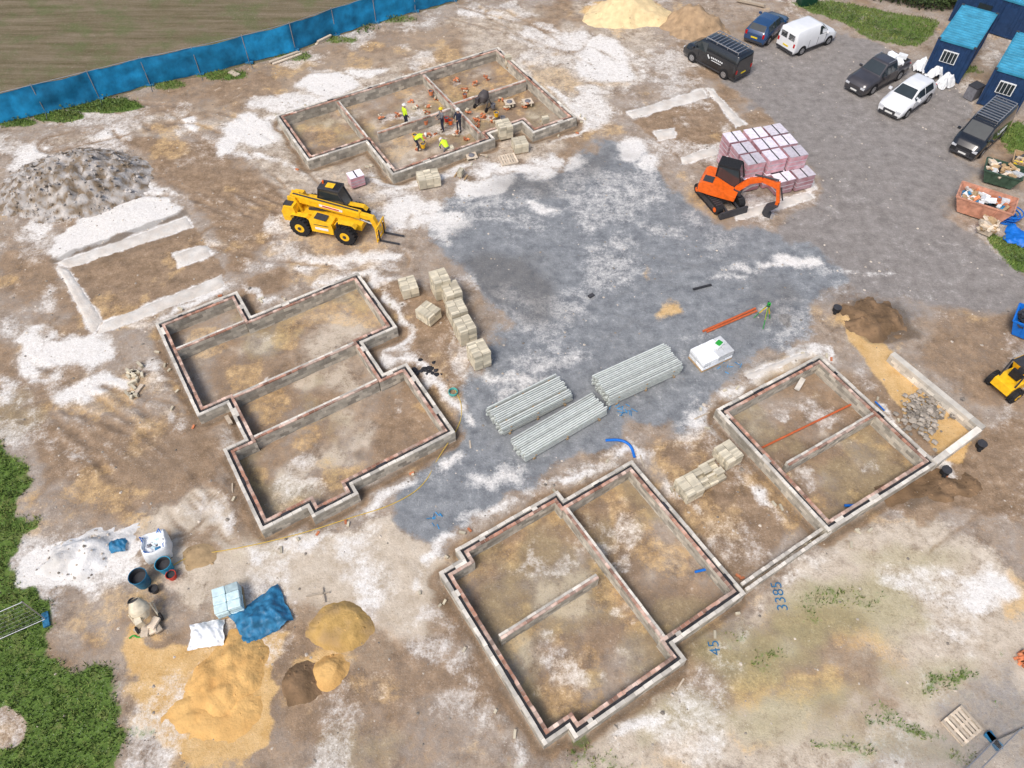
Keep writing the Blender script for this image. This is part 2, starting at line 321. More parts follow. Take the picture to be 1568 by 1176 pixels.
shape('chalk',[(104,410),(290,346),(338,417),(160,490)],.3,.9,1,True)
shape('dark',[(73,398),(285,320),(292,329),(83,404)],.25,.7,1); shape('dark',[(1128,568),(1238,526),(1244,533),(1136,574)],.25,.5,1); shape('dark',[(950,170),(1074,130),(1078,135),(958,174)],.25,.4,1); shape('dark',[(108,412),(290,349),(294,355),(114,419)],.25,.4,1)
for V in strips: shape('chalk',V,.25,.8,1)
shape('pale',[(1133,572),(1238,532),(1256,548),(1162,590)],.3,1,1)
for a in [(405,430,45,26,1),(150,980,22,26,.8),(300,845,38,18,.9),(1335,490,52,42,1),(1420,745,60,24,.9),(1330,330,60,20,.3),(560,640,20,12,.4),(110,450,20,10,.5),(720,500,14,50,.6),(60,260,40,10,.5),(700,930,40,60,.7),(120,285,90,60,.7),(740,1040,60,60,.7)]: blob('brown',*a)
for a in [(1200,498,11,7,1,.3),(560,690,12,8,.5,.4),(1350,495,45,36,.85,.9),(1430,755,60,20,.7,.8),(405,430,34,18,.35,1),(250,700,80,50,.3,2)]: blob('dark',*a)
# sand
shape('sand',[(188,1010),(215,985),(290,985),(330,990),(360,980),(430,950),(450,958),(440,1000),(432,1060),(445,1090),(430,1120),(380,1145),(250,1150),(200,1130),(182,1060)],.6,1)
shape('sand',[(1288,482),(1330,500),(1395,572),(1495,652),(1472,712),(1440,702),(1400,650),(1350,590),(1300,520)],.4,.95,1)
for a in [(1028,487,18,10,.9),(985,418,7,16,.7),(525,955,54,36,.7),(500,1035,50,36,.8),(960,18,66,22,.9),(830,1145,40,16,.6),(1160,1040,60,40,.55),(1250,1060,60,30,.52),(1130,1130,60,20,.5),(1330,1000,60,30,.5),(240,920,30,16,.6),(270,640,20,6,.5),(520,820,110,5,.5),(640,700,8,40,.5),(560,490,30,14,.5),(760,1010,30,20,.3),(1350,780,30,10,.5),(1560,930,40,40,.6),(1300,500,30,16,.6),(230,950,40,20,.6),(400,320,40,10,.4),(300,380,30,10,.4),(840,120,60,20,.4)]: blob('sand',*a)
# houses
Z=(fbm(XX,YY,.5,4,20)-.5)*.12+(fbm(XX,YY,3.0,3,30)-.5)*.05
Z*=1-.75*Lr['road']; 
for P in houses:
    V=P; i0,i1=np.searchsorted(xs,[V[:,0].min()-2,V[:,0].max()+2]); j0,j1=np.searchsorted(ys,[V[:,1].min()-2,V[:,1].max()+2]); sl=(slice(j0,j1),slice(i0,i1))
    sd=sdp(XX[sl],YY[sl],V); rag=(fbm(XX[sl],YY[sl],.9,3,50)-.5)*1.3
    ins=np.clip(-sd/.1+.5,0,1)
    for k in('chalk','gravel','road','sand','moss'): Lr[k][sl]*=1-ins*.97
    big=fbm(XX[sl],YY[sl],.42,4,60)
    edge=np.clip((-sd-.3)/1.2,0,1)
    Lr['pale'][sl]=Lr['pale'][sl]*(1-ins)+ins*np.clip((big-.38)*3.0,0,1)*.72*edge
    Lr['brown'][sl]=Lr['brown'][sl]*(1-ins)+ins*np.clip(.80-np.clip(big-.36,0,1)*1.7,.28,.7)
    Lr['sand'][sl]=np.maximum(Lr['sand'][sl],ins*np.clip((fbm(XX[sl],YY[sl],.5,3,77)-.48)*3,0,.44))
    Lr['chalk'][sl]=np.maximum(Lr['chalk'][sl],ins*np.clip((fbm(XX[sl],YY[sl],.6,4,87)-.56)*4,0,.45)*edge)
    Lr['moss'][sl]=np.maximum(Lr['moss'][sl],ins*np.clip((fbm(XX[sl],YY[sl],.3,3,187)-.42)*3,0,.5))
    out=np.clip(1-np.abs(sd+rag*.5-.40)/.48,0,1)*(sd>0)
    Lr['brown'][sl]=np.maximum(Lr['brown'][sl],out*.95); Lr['chalk'][sl]*=1-out*.8; Lr['gravel'][sl]*=1-out*.7; 
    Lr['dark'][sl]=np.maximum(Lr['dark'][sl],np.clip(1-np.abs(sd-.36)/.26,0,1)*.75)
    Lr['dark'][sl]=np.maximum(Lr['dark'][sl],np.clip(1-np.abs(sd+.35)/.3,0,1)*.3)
    ring=np.clip(1-np.abs(sd+rag-1.05)/.5,0,1)*(sd>.3)*np.clip((fbm(XX[sl],YY[sl],.35,3,97)-.42)*6,0,1)
    Lr['chalk'][sl]=np.maximum(Lr['chalk'][sl],ring*.85)
    Z[sl]-=ins*.25; Z[sl]-=np.clip(1-np.abs(sd-.35+rag*.2)/.6,0,1)*(sd>0)*.2
def track(px,off=.95,w=.28,dep=.05,st=.75,layer='brown',rimc=.3):
    pts=np.array([G(*p) for p in px])
    for _ in range(3):
        q=[pts[0]]
        for a,b in zip(pts[:-1],pts[1:]): q+= [a*.75+b*.25,a*.25+b*.75]
        q.append(pts[-1]); pts=np.array(q)
    i0,i1=np.searchsorted(xs,[pts[:,0].min()-2,pts[:,0].max()+2]); j0,j1=np.searchsorted(ys,[pts[:,1].min()-2,pts[:,1].max()+2]); sl=(slice(j0,j1),slice(i0,i1))
    x=XX[sl];y=YY[sl]; D=np.full(x.shape,1e9); ss=0; A=np.zeros(x.shape)
    for a,b in zip(pts[:-1],pts[1:]):
        e=b-a; t=np.clip(((x-a[0])*e[0]+(y-a[1])*e[1])/(e@e+1e-9),0,1); d=np.hypot(x-a[0]-e[0]*t,y-a[1]-e[1]*t); k=d<D; D[k]=d[k]; A[k]=(ss+t*np.hypot(*e))[k]; ss+=np.hypot(*e)
    D=D+(fbm(x,y,.8,3,71)-.5)*.35
    m=np.clip(1-np.abs(D-off)/w,0,1); br=np.clip((fbm(x,y,.35,4,70)-.40)*5,0,1)
    m*=br; Lr[layer][sl]=np.maximum(Lr[layer][sl],m*st); Lr['chalk'][sl]*=1-m*.6; Z[sl]-=m*dep
    rim=np.clip(1-np.abs(np.abs(D-off)-w*1.2)/(w*.6),0,1)*br
    Z[sl]+=rim*dep*.6; Lr['chalk'][sl]=np.maximum(Lr['chalk'][sl],rim*rimc)
    if layer=='brown': Lr['dark'][sl]=np.maximum(Lr['dark'][sl],m*(.26+.18*np.sin(A*2*math.pi/.5)))
    Z[sl]+=m*np.sin(A*2*math.pi/.5)*.015
for t in ([(240,180),(320,250),(430,310),(520,330)],[(190,190),(290,280),(400,330)],[(210,170),(340,180),(420,240),(480,300)],[(250,200),(340,270),(440,350)],[(60,330),(250,270),(440,330)],[(130,610),(230,670),(330,760)],[(90,640),(190,700),(280,790)],[(110,620),(210,690),(310,790)],[(50,600),(120,720),(180,800)],[(250,620),(330,690),(370,800)],[(0,560),(80,600),(240,640)],[(60,660),(160,760),(220,830)],[(330,360),(400,380),(600,400)],[(470,60),(300,170),(80,220)]): track(t)
for t in ([(1600,650),(1500,740),(1380,830)],[(1560,440),(1480,520),(1500,640),(1568,760)],[(760,20),(880,90),(900,200),(880,280)],[(700,20),(850,60),(980,120),(960,200)],[(320,90),(500,110),(700,50)],[(650,1176),(700,1050),(740,1000)],[(620,1176),(600,1050),(560,1000)]): track(t,dep=.03,st=.6,rimc=.15)
for t in ([(650,340),(800,330),(1000,420),(1250,450)],[(640,780),(740,640),(860,540),(1000,440),(1200,400)],[(960,240),(1050,350),(1250,400),(1500,430)],[(1120,120),(1250,200),(1330,330),(1280,440)],[(1150,90),(1300,200),(1420,330),(1568,440)],[(700,420),(850,470),(1100,560)]): track(t,st=.36,dep=.012,w=.35,layer='dark',rimc=.12)
far=np.clip((np.maximum(np.abs(XX)-46,YY-68)),0,1); Lr['field']=np.maximum(Lr['field'],far)
Lr['grass']=np.maximum(Lr['grass'],np.clip((4.0-YY),0,1)*.8*(XX<-5))
Z+=Lr['grass']*.05
Z*=(1-far)
me=bpy.data.meshes.new('ground'); n=nx*ny; me.vertices.add(n)
co=np.stack([XX.ravel(),YY.ravel(),Z.ravel()],1).astype(np.float32); me.vertices.foreach_set('co',co.ravel())
I=(np.arange(ny-1)[:,None]*nx+np.arange(nx-1)[None,:]).ravel(); Fq=np.stack([I,I+1,I+nx+1,I+nx],1).astype(np.int32)
me.loops.add(Fq.size); me.loops.foreach_set('vertex_index',Fq.ravel()); me.polygons.add(len(Fq)); me.polygons.foreach_set('loop_start',np.arange(len(Fq),dtype=np.int32)*4)
me.update(calc_edges=True); me.polygons.foreach_set('use_smooth',np.ones(len(Fq),bool))
for nm,ks in(('l1',('chalk','gravel','sand')),('l2',('grass','brown','pale')),('l3',('road','field','dark')),('l4',('moss','moss','moss'))):
    at=me.attributes.new(nm,'FLOAT_COLOR','POINT'); at.data.foreach_set('color',np.stack([Lr[k].ravel() for k in ks]+[np.ones(n)],1).astype(np.float32).ravel())
ground=bpy.data.objects.new('ground',me); scene.collection.objects.link(ground)
def gz(x,y):
    i=min(max(np.searchsorted(xs,x)-1,0),nx-1); j=min(max(np.searchsorted(ys,y)-1,0),ny-1); return float(Z[j,i])
gm=bpy.data.materials.new('ground_mat'); gm.use_nodes=True; nt=gm.node_tree; N=nt.nodes; L=nt.links; B=N['Principled BSDF']; B.inputs['Roughness'].default_value=.95; B.inputs['Specular IOR Level'].default_value=.15
geo=N.new('ShaderNodeNewGeometry')
def noi(sc,det=6,r=.6,vec=None):
    k=N.new('ShaderNodeTexNoise'); k.inputs['Scale'].default_value=sc; k.inputs['Detail'].default_value=det; k.inputs['Roughness'].default_value=r; L.new(vec or geo.outputs['Position'],k.inputs['Vector']); return k.outputs[0]
def mr(x,a,b,c=0,d=1,sm=False):
    k=N.new('ShaderNodeMapRange'); L.new(x,k.inputs[0]); k.inputs[1].default_value=a;k.inputs[2].default_value=b;k.inputs[3].default_value=c;k.inputs[4].default_value=d
    if sm:k.interpolation_type='SMOOTHSTEP'
    return k.outputs[0]
def mth(op,a,b):
    k=N.new('ShaderNodeMath'); k.operation=op
    for i,q in enumerate((a,b)):
        if isinstance(q,(int,float)): k.inputs[i].default_value=q
        else: L.new(q,k.inputs[i])
    return k.outputs[0]
def mix(f,a,b,bt='MIX'):
    k=N.new('ShaderNodeMix'); k.data_type='RGBA'; k.blend_type=bt
    if isinstance(f,(int,float)): k.inputs[0].default_value=f
    else: L.new(f,k.inputs[0])
    for i,q in((6,a),(7,b)):
        if isinstance(q,tuple): k.inputs[i].default_value=(*q,1)
        else: L.new(q,k.inputs[i])
    return k.outputs[2]
nA=noi(.4,4,.65); nB=noi(1.4,5,.75); nC=noi(5,4,.8); nD=noi(13,3,.9); nE=noi(2.7,6,.8)
brk=mth('ADD',mth('ADD',mth('MULTIPLY',nB,.45),mth('MULTIPLY',nC,.37)),mth('MULTIPLY',nD,.18))
lay={}
for nm,ks in(('l1',('chalk','gravel','sand')),('l2',('grass','brown','pale')),('l3',('road','field','dark')),('l4',('moss',))):
    a=N.new('ShaderNodeAttribute'); a.attribute_name=nm; s=N.new('ShaderNodeSeparateColor'); L.new(a.outputs['Color'],s.inputs[0])
    for i,k in enumerate(ks): lay[k]=s.outputs[i]
def mask(k,amp=1.6,w=.18,c=.5,br=None):
    x=mth('ADD',lay[k],mth('MULTIPLY',mth('SUBTRACT',br or brk,.5),amp)); return mr(x,c-w,c+w,0,1,True)
col=mix(mr(nB,.35,.65),(.215,.16,.115),(.45,.365,.285))
col=mix(mth('MULTIPLY',mr(nA,.42,.64),.85),col,mix(mr(nC,.3,.7),(.28,.235,.20),(.52,.46,.40)))
col=mix(mth('MULTIPLY',mr(nE,.54,.68),.45),col,(.48,.30,.15))
col=mix(mth('MULTIPLY',mr(nE,.44,.32),.45),col,(.66,.61,.54))
col=mix(mth('MULTIPLY',mask('pale',2.0,.25),.88),col,mix(mr(nB,.3,.7),(.47,.385,.285),(.72,.635,.52)))
col=mix(mth('MULTIPLY',mask('brown',1.8,.25),.85),col,mix(mr(nB,.3,.7),(.16,.105,.062),(.40,.275,.17)))
col=mix(mth('MULTIPLY',mask('road',1.8,.25),.95),col,mix(mr(nB,.3,.7),(.18,.165,.155),(.345,.32,.30)))
col=mix(mth('MULTIPLY',mask('gravel',2.0,.25),.95),col,mix(mr(nB,.32,.68),(.145,.16,.178),(.315,.335,.35)))
col=mix(mth('MULTIPLY',mask('sand',1.6,.28),.88),col,mix(mr(nB,.3,.7),(.58,.35,.12),(.76,.53,.26)))
col=mix(mth('MULTIPLY',mr(mth('ADD',lay['moss'],mth('SUBTRACT',nB,.5)),.25,.9),.55),col,mix(mr(nC,.3,.7),(.25,.22,.085),(.50,.45,.24)))
col=mix(mth('MULTIPLY',mask('chalk',2.3,.36,.50),.95),col,mix(mr(nC,.3,.7),(.69,.655,.605),(.90,.88,.845)))
mp=N.new('ShaderNodeMapping'); L.new(geo.outputs['Position'],mp.inputs['Vector']); mp.inputs['Rotation'].default_value=(0,0,-.42); mp.inputs['Scale'].default_value=(.12,1.6,1)
nR=noi(1.0,4,.7,mp.outputs[0])
fcol=mix(mr(nR,.35,.65),(.12,.10,.05),(.23,.185,.125)); fcol=mix(mth('MULTIPLY',mr(nA,.48,.62),.7),fcol,(.12,.14,.055)); fcol=mix(mth('MULTIPLY',mr(nC,.55,.65),.4),fcol,(.30,.25,.17))
col=mix(mask('field',.5,.1),col,fcol)
gcol=mix(mr(nC,.3,.7),(.05,.095,.018),(.15,.24,.05)); gcol=mix(mth('MULTIPLY',mr(nB,.52,.66),.5),gcol,(.24,.23,.09))
col=mix(mask('grass',2.2,.16),col,gcol)
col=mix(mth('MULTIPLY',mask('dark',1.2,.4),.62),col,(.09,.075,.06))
fl1=mth('MULTIPLY',mr(nD,.60,.72),.42); col=mix(fl1,col,(.80,.78,.73))
fl2=mth('MULTIPLY',mr(nD,.42,.30),.6); col=mix(fl2,col,(.11,.085,.065))
L.new(col,B.inputs['Base Color'])
bu=N.new('ShaderNodeBump'); bu.inputs['Strength'].default_value=.6; bu.inputs['Distance'].default_value=.06; L.new(noi(9,3,.8),bu.inputs['Height']); L.new(bu.outputs[0],B.inputs['Normal'])
me.materials.append(gm)
# cast footing strips, following the ground
for gi,grp in enumerate((strips[0:3],strips[3:4],strips[4:7]+strips[9:10],strips[7:9],strips[10:11])):
    mb=MB()
    for si,V in enumerate(grp):
        Q=[np.array(G(*p)) for p in V]; L_=np.hypot(*(Q[1]-Q[0])); k=max(3,int(L_/.22)); wd=np.hypot(*(Q[3]-Q[0])); r=max(3,int(wd/.22)); vs=[]
        for i in range(k+1):
            t=i/k; A_=Q[0]*(1-t)+Q[1]*t; B_=Q[3]*(1-t)+Q[2]*t
            for j in range(r+1):
                s_=j/r; e=1 if j in(0,r) or i in(0,k) else 0
                p=A_*(1-s_)+B_*s_+ (rs.uniform(-.07,.07,2) if e else 0); z=gz(p[0],p[1])
                vs.append((p[0],p[1],(z-.05 if e else max(z,-.01)+.045+.004*si+rs.uniform(-.01,.01))))
        mb.add(vs,[(i*(r+1)+j,(i+1)*(r+1)+j,(i+1)*(r+1)+j+1,i*(r+1)+j+1) for i in range(k) for j in range(r)],footm,.5,True)
    mb.obj('concrete_footing')
# ------------------------------------------------------------------ scatter
def sample(weight,k):
    w=weight.copy(); w[:10]=0;w[-10:]=0;w[:,:10]=0;w[:,-10:]=0; p=w.ravel()/w.sum(); idx=rs.choice(n,k,p=p); return XX.ravel()[idx]+rs.uniform(-.065,.065,k),YY.ravel()[idx]+rs.uniform(-.065,.065,k),Z.ravel()[idx]
inside=np.zeros_like(XX,bool); nearw=np.zeros_like(XX)
for P in houses:
    q=sdp(XX,YY,P); inside|=q<.5; nearw=np.maximum(nearw,np.clip(1-np.abs(q-.9)/.5,0,1))
nearw=nearw*(~inside)
def rock(mb,x,y,z,r,m,t):
    vs=[]
    for dx,dy,dz in((1,0,0),(0,1,0),(-1,0,0),(0,-1,0),(0,0,.7),(.6,.6,.3),(-.6,.6,.35),(-.6,-.6,.3),(.6,-.6,.35)):
        k=random.uniform(.7,1.15)*r; vs.append((x+dx*k,y+dy*k,z+dz*k))
    mb.add(vs,[(0,5,4),(5,1,4),(1,6,4),(6,2,4),(2,7,4),(7,3,4),(3,8,4),(8,0,4),(0,1,5),(1,2,6),(2,3,7),(3,0,8)],m,t)
mb=MB(); wst=(1-Lr['grass'])*(1-Lr['field'])*(.3+Lr['chalk']+fbm(XX,YY,.3,3,40))*(~inside)
for x,y,z in zip(*sample(wst,7000)):
    rock(mb,x,y,z-.01,.018+.075*random.random()**3,stone,random.random())
mb.obj('scattered_stones')
mb=MB()
for x,y,z in zip(*sample(nearw,120)):
    k=random.random()
    if k<.55: mb.box((x,y,z+.04),(random.uniform(.12,.35),.1,random.uniform(.06,.12)),blockpack,random.random()*3,random.random()*.6)
    elif k<.7: mb.box((x,y,z+.03),(.22,.1,.07),terr,random.random()*3,random.random()*.5)
    elif k<.8: mb.box((x,y,z+.03),(random.uniform(.4,1.0),.07,.03),ptim,random.random()*3,random.random()*.6)
    else: rock(mb,x,y,z,random.uniform(.08,.15),stone,random.random())
mb.obj('building_debris')
mb=MB()
for x,y,z in zip(*sample(np.where(Lr['grass']>.35,Lr['grass'],0)*(~inside),14000)):
    for _ in range(3):
        a=random.random()*6.28; h=random.uniform(.06,.2); r=.03; dx,dy=random.uniform(-.1,.1),random.uniform(-.1,.1)
        mb.add([(x+dx-r*math.cos(a),y+dy-r*math.sin(a),z-.02),(x+dx+r*math.cos(a),y+dy+r*math.sin(a),z-.02),(x+dx*1.8,y+dy*1.8,z+h)],[(0,1,2)],grassb,random.random())
mb.obj('grass_tufts')
# ------------------------------------------------------------------ heaps
def heap(name,u,v,rx,ry,h,m,rot=0,rough=.15,seed=0,m2=None,flat=.8,lumps=1,fq=1.1,big=1):
    x0,y0=G(u,v); mb=MB(); g=52; W=1.25; vs=[]; fs=[]
    A=np.linspace(-W,W,g); AX,AY=np.meshgrid(A,A); r=np.hypot(AX,AY)*(1+.6*(fbm(AX+seed*3.1,AY+seed*1.7,1.3,4,seed)-.5))
    pr=np.clip((.5+.5*np.cos(np.pi*np.clip(r,0,1))),0,1)**.85; pr=np.minimum(pr,flat)+.25*np.clip(pr-flat,0,1); pr/=max(pr.max(),1e-6)
    nz=(fbm(AX*rx+seed,AY*ry,fq,5,seed+3)-.5)
    zz=h*pr+nz*h*rough*5*np.clip(pr*2,0,1)-.07-.25*np.clip(r-1,0,1)
    for j in range(g):
        for i in range(g):
            x=AX[j,i]*rx;y=AY[j,i]*ry; vs.append((x*math.cos(rot)-y*math.sin(rot),x*math.sin(rot)+y*math.cos(rot),float(zz[j,i])))
    fs=[(j*g+i,j*g+i+1,(j+1)*g+i+1,(j+1)*g+i) for j in range(g-1) for i in range(g-1)]
    mb.add(vs,fs,m,.5,True)
    for _ in range(int(60*rx*lumps)):
        j=random.randrange(g);i=random.randrange(g)
        if r[j,i]<1: p=vs[j*g+i]; rock(mb,p[0]+random.uniform(-.05,.05),p[1]+random.uniform(-.05,.05),p[2]-.02,random.uniform(.02,.09)*big,m2 or m,random.random())
    return mb.obj(name,(x0,y0,0))
heap('spoil_heap',122,283,4.8,4.2,1.35,spoil,.3,.2,1,spoil,.85,6,2.6,1.7)
heap('sand_pile',525,957,1.5,1.25,.42,sanddk,0,.07,2,None,.55,.2)
heap('sand_pile',505,1030,.95,.8,.4,sandm,.3,.1,3,None,.8,.2); heap('soil_pile',462,1046,.95,1.0,.3,soil,.3,.2,4)
heap('sand_pile',350,1035,2.3,1.5,.5,sandm,.9,.2,5,None,.7,.3,2); heap('sand_pile',330,1095,2.6,1.4,.22,sandm,.1,.25,6,None,.6,.2,2)
heap('sand_pile',962,22,3.9,2.6,1.3,M('sand_pale',(.74,.58,.33),.95,.15,2,.6,bscale=8),.1,.1,7); heap('soil_pile',1062,40,3.0,2.6,1.4,M('soil_tan',(.40,.28,.17),.95,.25,2,.8,bscale=8),0,.2,8)
heap('soil_pile',1340,490,2.4,2.2,.32,soil,.3,.45,9,None,.7,3,1.8); heap('chalk_pile',125,850,2.7,1.4,.5,M('chalk_white',(.84,.83,.81),.95,.12,2,.8,col2=(.60,.58,.55),bscale=7),.4,.35,10,stone,.7,2,1.6)
heap('soil_pile',305,850,1.1,.8,.2,M('soil_sandy',(.38,.27,.15),.95,.2,3,.5,bscale=10),0,.1,11)
heap('soil_pile',1450,748,2.4,.9,.22,soil,.3,.45,12,None,.7,3,1.8)
mb=MB()
for _ in range(260):
    u,v=random.gauss(1412,20),random.gauss(635,15); x,y=G(u,v); rock(mb,x,y,.02+random.random()*.18,random.uniform(.05,.2),stone,random.uniform(.0,.6))
mb.obj('rubble_pile')
mb=MB()
for _ in range(22):
    u,v=random.gauss(655,11),random.gauss(565,6); x,y=G(u,v); rock(mb,x,y,0,random.uniform(.08,.2),cav,random.random())
mb.obj('rubble_pile')
mb=MB()
for _ in range(8):
    x,y=G(random.gauss(206,7),random.gauss(588,14)); mb.box((x,y,.09),(.44,.12,.2),blockpack,random.random()*3,random.random())
for _ in range(9):
    x,y=G(random.gauss(206,7),random.gauss(575,6)); mb.box((x,y,.09),(.3,.12,.15),blockpack,random.random()*3,random.random())
mb.obj('block_rubble')
# ------------------------------------------------------------------ packs
def block_pack(u,v,h=4,nx_=2,ny_=9,rz=.45,missing=0,name='concrete_block_pack'):
    mb=MB(); 
    for i in(-1,0,1): mb.box((0,i*.36,.04),(nx_*.46,.09,.08),timber)
    for k in range(h):
        for i in range(nx_):
            for j in range(ny_):
                if k==h-1 and random.random()<missing: continue
                mb.box(((i-(nx_-1)/2)*.46+random.uniform(-.01,.01),(j-(ny_-1)/2)*.104+random.uniform(-.004,.004),.09+.2175*k+.106+random.uniform(0,.006)),(.44,.097,.209),blockpack,random.uniform(-.01,.01),random.random())
    mb.obj(name,(*G(u,v),.0),rz)
for a in [(627,448,3,2,10,.35),(676,450,6,2,10,.4),(657,488,3,2,10,.9),(693,464,5,2,10,.4),(701,492,5,2,10,.4),(713,518,5,2,10,.45),(734,555,5,2,10,.45),
  (657,282,3,3,10,.3),(772,208,4,2,10,.35),(796,230,3,2,9,.3),(1111,704,3,2,10,.55),(1052,754,3,2,10,.5),(1082,732,2,3,10,.5,.5)]: block_pack(*a)
def brick_pack(mb,x,y,z,yaw,s=(1.2,1.0,.95),side=wrap,top=wraptop):
    mb.box((x,y,z+s[2]/2),s,side,yaw,random.random())
    mb.box((x,y,z+s[2]+.012),(s[0]+.02,s[1]+.02,.03),top,yaw,random.random())
    for k in(.3,.62): mb.box((x,y,z+s[2]*k),(s[0]+.015,s[1]+.015,.05),wraptop,yaw,.1)
    mb.box((x,y,z+s[2]+.03),(.08,s[1]+.04,.012),black,yaw)
mb=MB()
for i in range(3):
    for j in range(3):
        x=(i-1)*1.42; y=(j-1)*1.2
        for k in range(2):
            brick_pack(mb,x+random.uniform(-.06,.06),y+random.uniform(-.06,.06),.08+k*1.0,random.uniform(-.04,.04))
for i in(0,1): brick_pack(mb,-1.3+1.4*i+1.7,-2.1,.08,.05)
mb.obj('brick_pack_stack',(*G(1158,262),0),.3)
mb=MB(); brick_pack(mb,0,0,.1,0,(.9,.7,.7)); mb.obj('brick_pack',(*G(547,283),0),.5)
def pallet(name,u,v,rz,z=.0,m=timber):
    mb=MB()
    for i in range(7): mb.box((-.5+i*.167,0,.13),(.11,1.0,.02),m,tint=random.random())
    for j in(-.45,0,.45): mb.box((0,j,.075),(1.1,.09,.09),m)
    for i in(-.5,0,.5): mb.box((i,0,.015),(.1,1.0,.02),m)
    mb.obj(name,(*G(u,v),z),rz)
pallet('timber_pallet',1471,1112,.55,.02,ptim); pallet('timber_pallet',778,246,.3,.02,ptim)
mb=MB()
for k in range(4):
    for i in range(2):
        for j in range(3): mb.box((i*.46-.23,j*.32-.32,.12+k*.13+.06),(.45,.31,.12),wrapb,random.uniform(-.05,.05),random.random())
mb.box((0,0,.05),(1.0,1.0,.1),timber); mb.obj('cement_bag_pallet',(*G(354,925),0),.35,bevel=.03,sc=1.15)
def beams(c,a,b,nb,layers,zb=.1):
    z=zb+layers*.13; rz=heading(a,b,z); Ln=math.dist(G(*a,z),G(*b,z)); mb=MB(); w=.115
    for l in range(layers):
        for i in range(nb):
            if l==layers-1 and random.random()<.06: continue
            off=random.uniform(-.09,.09); y=(i-(nb-1)/2)*w; z0=zb+l*.15; t=random.random()
            mb.box((off,y,z0+.02),(Ln,w*.92,.035),galv,tint=t*.4); mb.box((off,y,z0+.085),(Ln,w*.38,.10),galv,tint=.3+t*.7)
            mb.box((off,y,z0+.134),(Ln-.01,w*.55,.012),galv,tint=.5+t*.5)
        if l%2==1:
            for s in(-.38,0,.38): mb.box((s*Ln,0,z0-.015),(.09,nb*w+.06,.025),timber)
    for s in(-.4,0,.4): mb.box((s*Ln,0,zb/2),(.1,nb*w+.1,zb),timber)
    mb.obj('floor_beam_stack',(*G(*c,z/2),0),rz)
beams((811,620),(756,637),(862,584),13,4); beams((857,654),(795,684),(920,612),11,3); beams((976,574),(920,590),(1030,540),14,5)
mb=MB()
for k in range(3):
    for i in range(4): 
        for j in range(2): mb.box((i*.42-.63,j*.5-.25,.12+k*.17+.08),(.41,.5,.16),whitep,random.uniform(-.04,.04),random.random())
mb.box((0,0,.05),(1.7,1.0,.1),timber); mb.box((.35,.1,.68),(.5,.35,.1),whitep,.3); mb.box((.4,.1,.75),(.3,.25,.05),green,.3)
mb.obj('insulation_pack',(*G(1088,545,.2),0),.5,bevel=.03,sc=1.15)
# pipes and hoses
def gp(pts,z=.05): return [(*G(u,v),z+gz(*G(u,v))) for u,v in pts]
def smooth(pts,it=3):
    P=[Vector(p) for p in pts]
    for _ in range(it):
        q=[P[0]]
        for a,b in zip(P[:-1],P[1:]): q+=[a*.75+b*.25,a*.25+b*.75]
        q.append(P[-1]);P=q
    return P
def pipe(name,pts,r,m,z=.06,n=8):
    mb=MB(); mb.tube(smooth(gp(pts,z)),r,m,n); mb.obj(name)
mb=MB(); mb.tube(gp([(1076,509),(1156,474)],.08),.065,pipeo,10); mb.tube(gp([(1082,510),(1158,478)],.08),.06,pipeo,10); mb.obj('drain_pipe_bundle')
pipe('drain_pipe',[(1166,684),(1306,616)],.055,pipeo,.1)
pipe('blue_water_pipe',[(927,675),(950,674),(966,682),(972,700)],.07,bluepl,.08)
pipe('blue_water_pipe',[(1295,772),(1312,772),(1328,764)],.07,bluepl,.12); pipe('blue_water_pipe',[(1065,874),(1082,870)],.06,bluepl,.12)
pipe('blue_water_pipe',[(1338,618),(1352,632)],.04,bluepl,.3)
hosem=M('yellow_hose',(.65,.45,.08),.6,.1)
pipe('garden_hose',[(697,598),(708,620),(705,650),(670,700),(650,745),(600,775),(540,792),(470,815),(380,838),(290,852),(262,868)],.02,hosem,.03,5)
mb=MB(); hcm=M('hose_coil',(.1,.45,.4),.5)
for k in range(5): mb.tube([(.22*math.cos(t+k),.22*math.sin(t+k),.04+.03*k) for t in np.linspace(0,6.28,14)],.02,hcm,5)
mb.obj('hose_reel',(*G(694,602),0))
mb=MB()
for a in(.4,2.5,4.6): mb.cyl((.5*math.cos(a),.5*math.sin(a),0),(.06*math.cos(a),.06*math.sin(a),1.25),.022,green,n=6); mb.cyl((.3*math.cos(a),.3*math.sin(a),.52),(.08*math.cos(a),.08*math.sin(a),1.1),.032,yellow,n=6)
mb.cyl((0,0,1.24),(0,0,1.3),.1,dark,n=12); mb.box((0,0,1.38),(.16,.12,.14),green); mb.cyl((0,-.06,1.4),(0,.16,1.4),.04,dark,n=8); mb.obj('survey_tripod',(*G(1167,493),0))
def paint(txt,u,v,size,rz):
    cu=bpy.data.curves.new('t','FONT'); cu.body=txt; cu.size=size; cu.extrude=.003; cu.offset=-.004; ob=bpy.data.objects.new('t',cu); scene.collection.objects.link(ob)
    dg=bpy.context.evaluated_depsgraph_get(); m=bpy.data.meshes.new_from_object(ob.evaluated_get(dg)); bpy.data.objects.remove(ob)
    m.materials.clear(); m.materials.append(bluepaint); x,y=G(u,v); o=bpy.data.objects.new('survey_paint_mark',m); o.location=(x,y,gz(x,y)+.045); o.rotation_euler=(0,0,rz); scene.collection.objects.link(o)
paint('3385',1207,936,.64,1.62); paint('45',1104,1004,.62,1.65)
mb=MB()
for (cu_,cv_,k_) in((957,628,16),(668,792,9),(1118,560,7)):
    for _ in range(k_):
        x,y=G(random.gauss(cu_,9),random.gauss(cv_,6)); a_=random.random()*3; l_=random.uniform(.1,.35); mb.box((x,y,gz(x,y)+.02),(l_,.035,.02),bluepaint,a_,random.random())
mb.obj('survey_paint_mark')
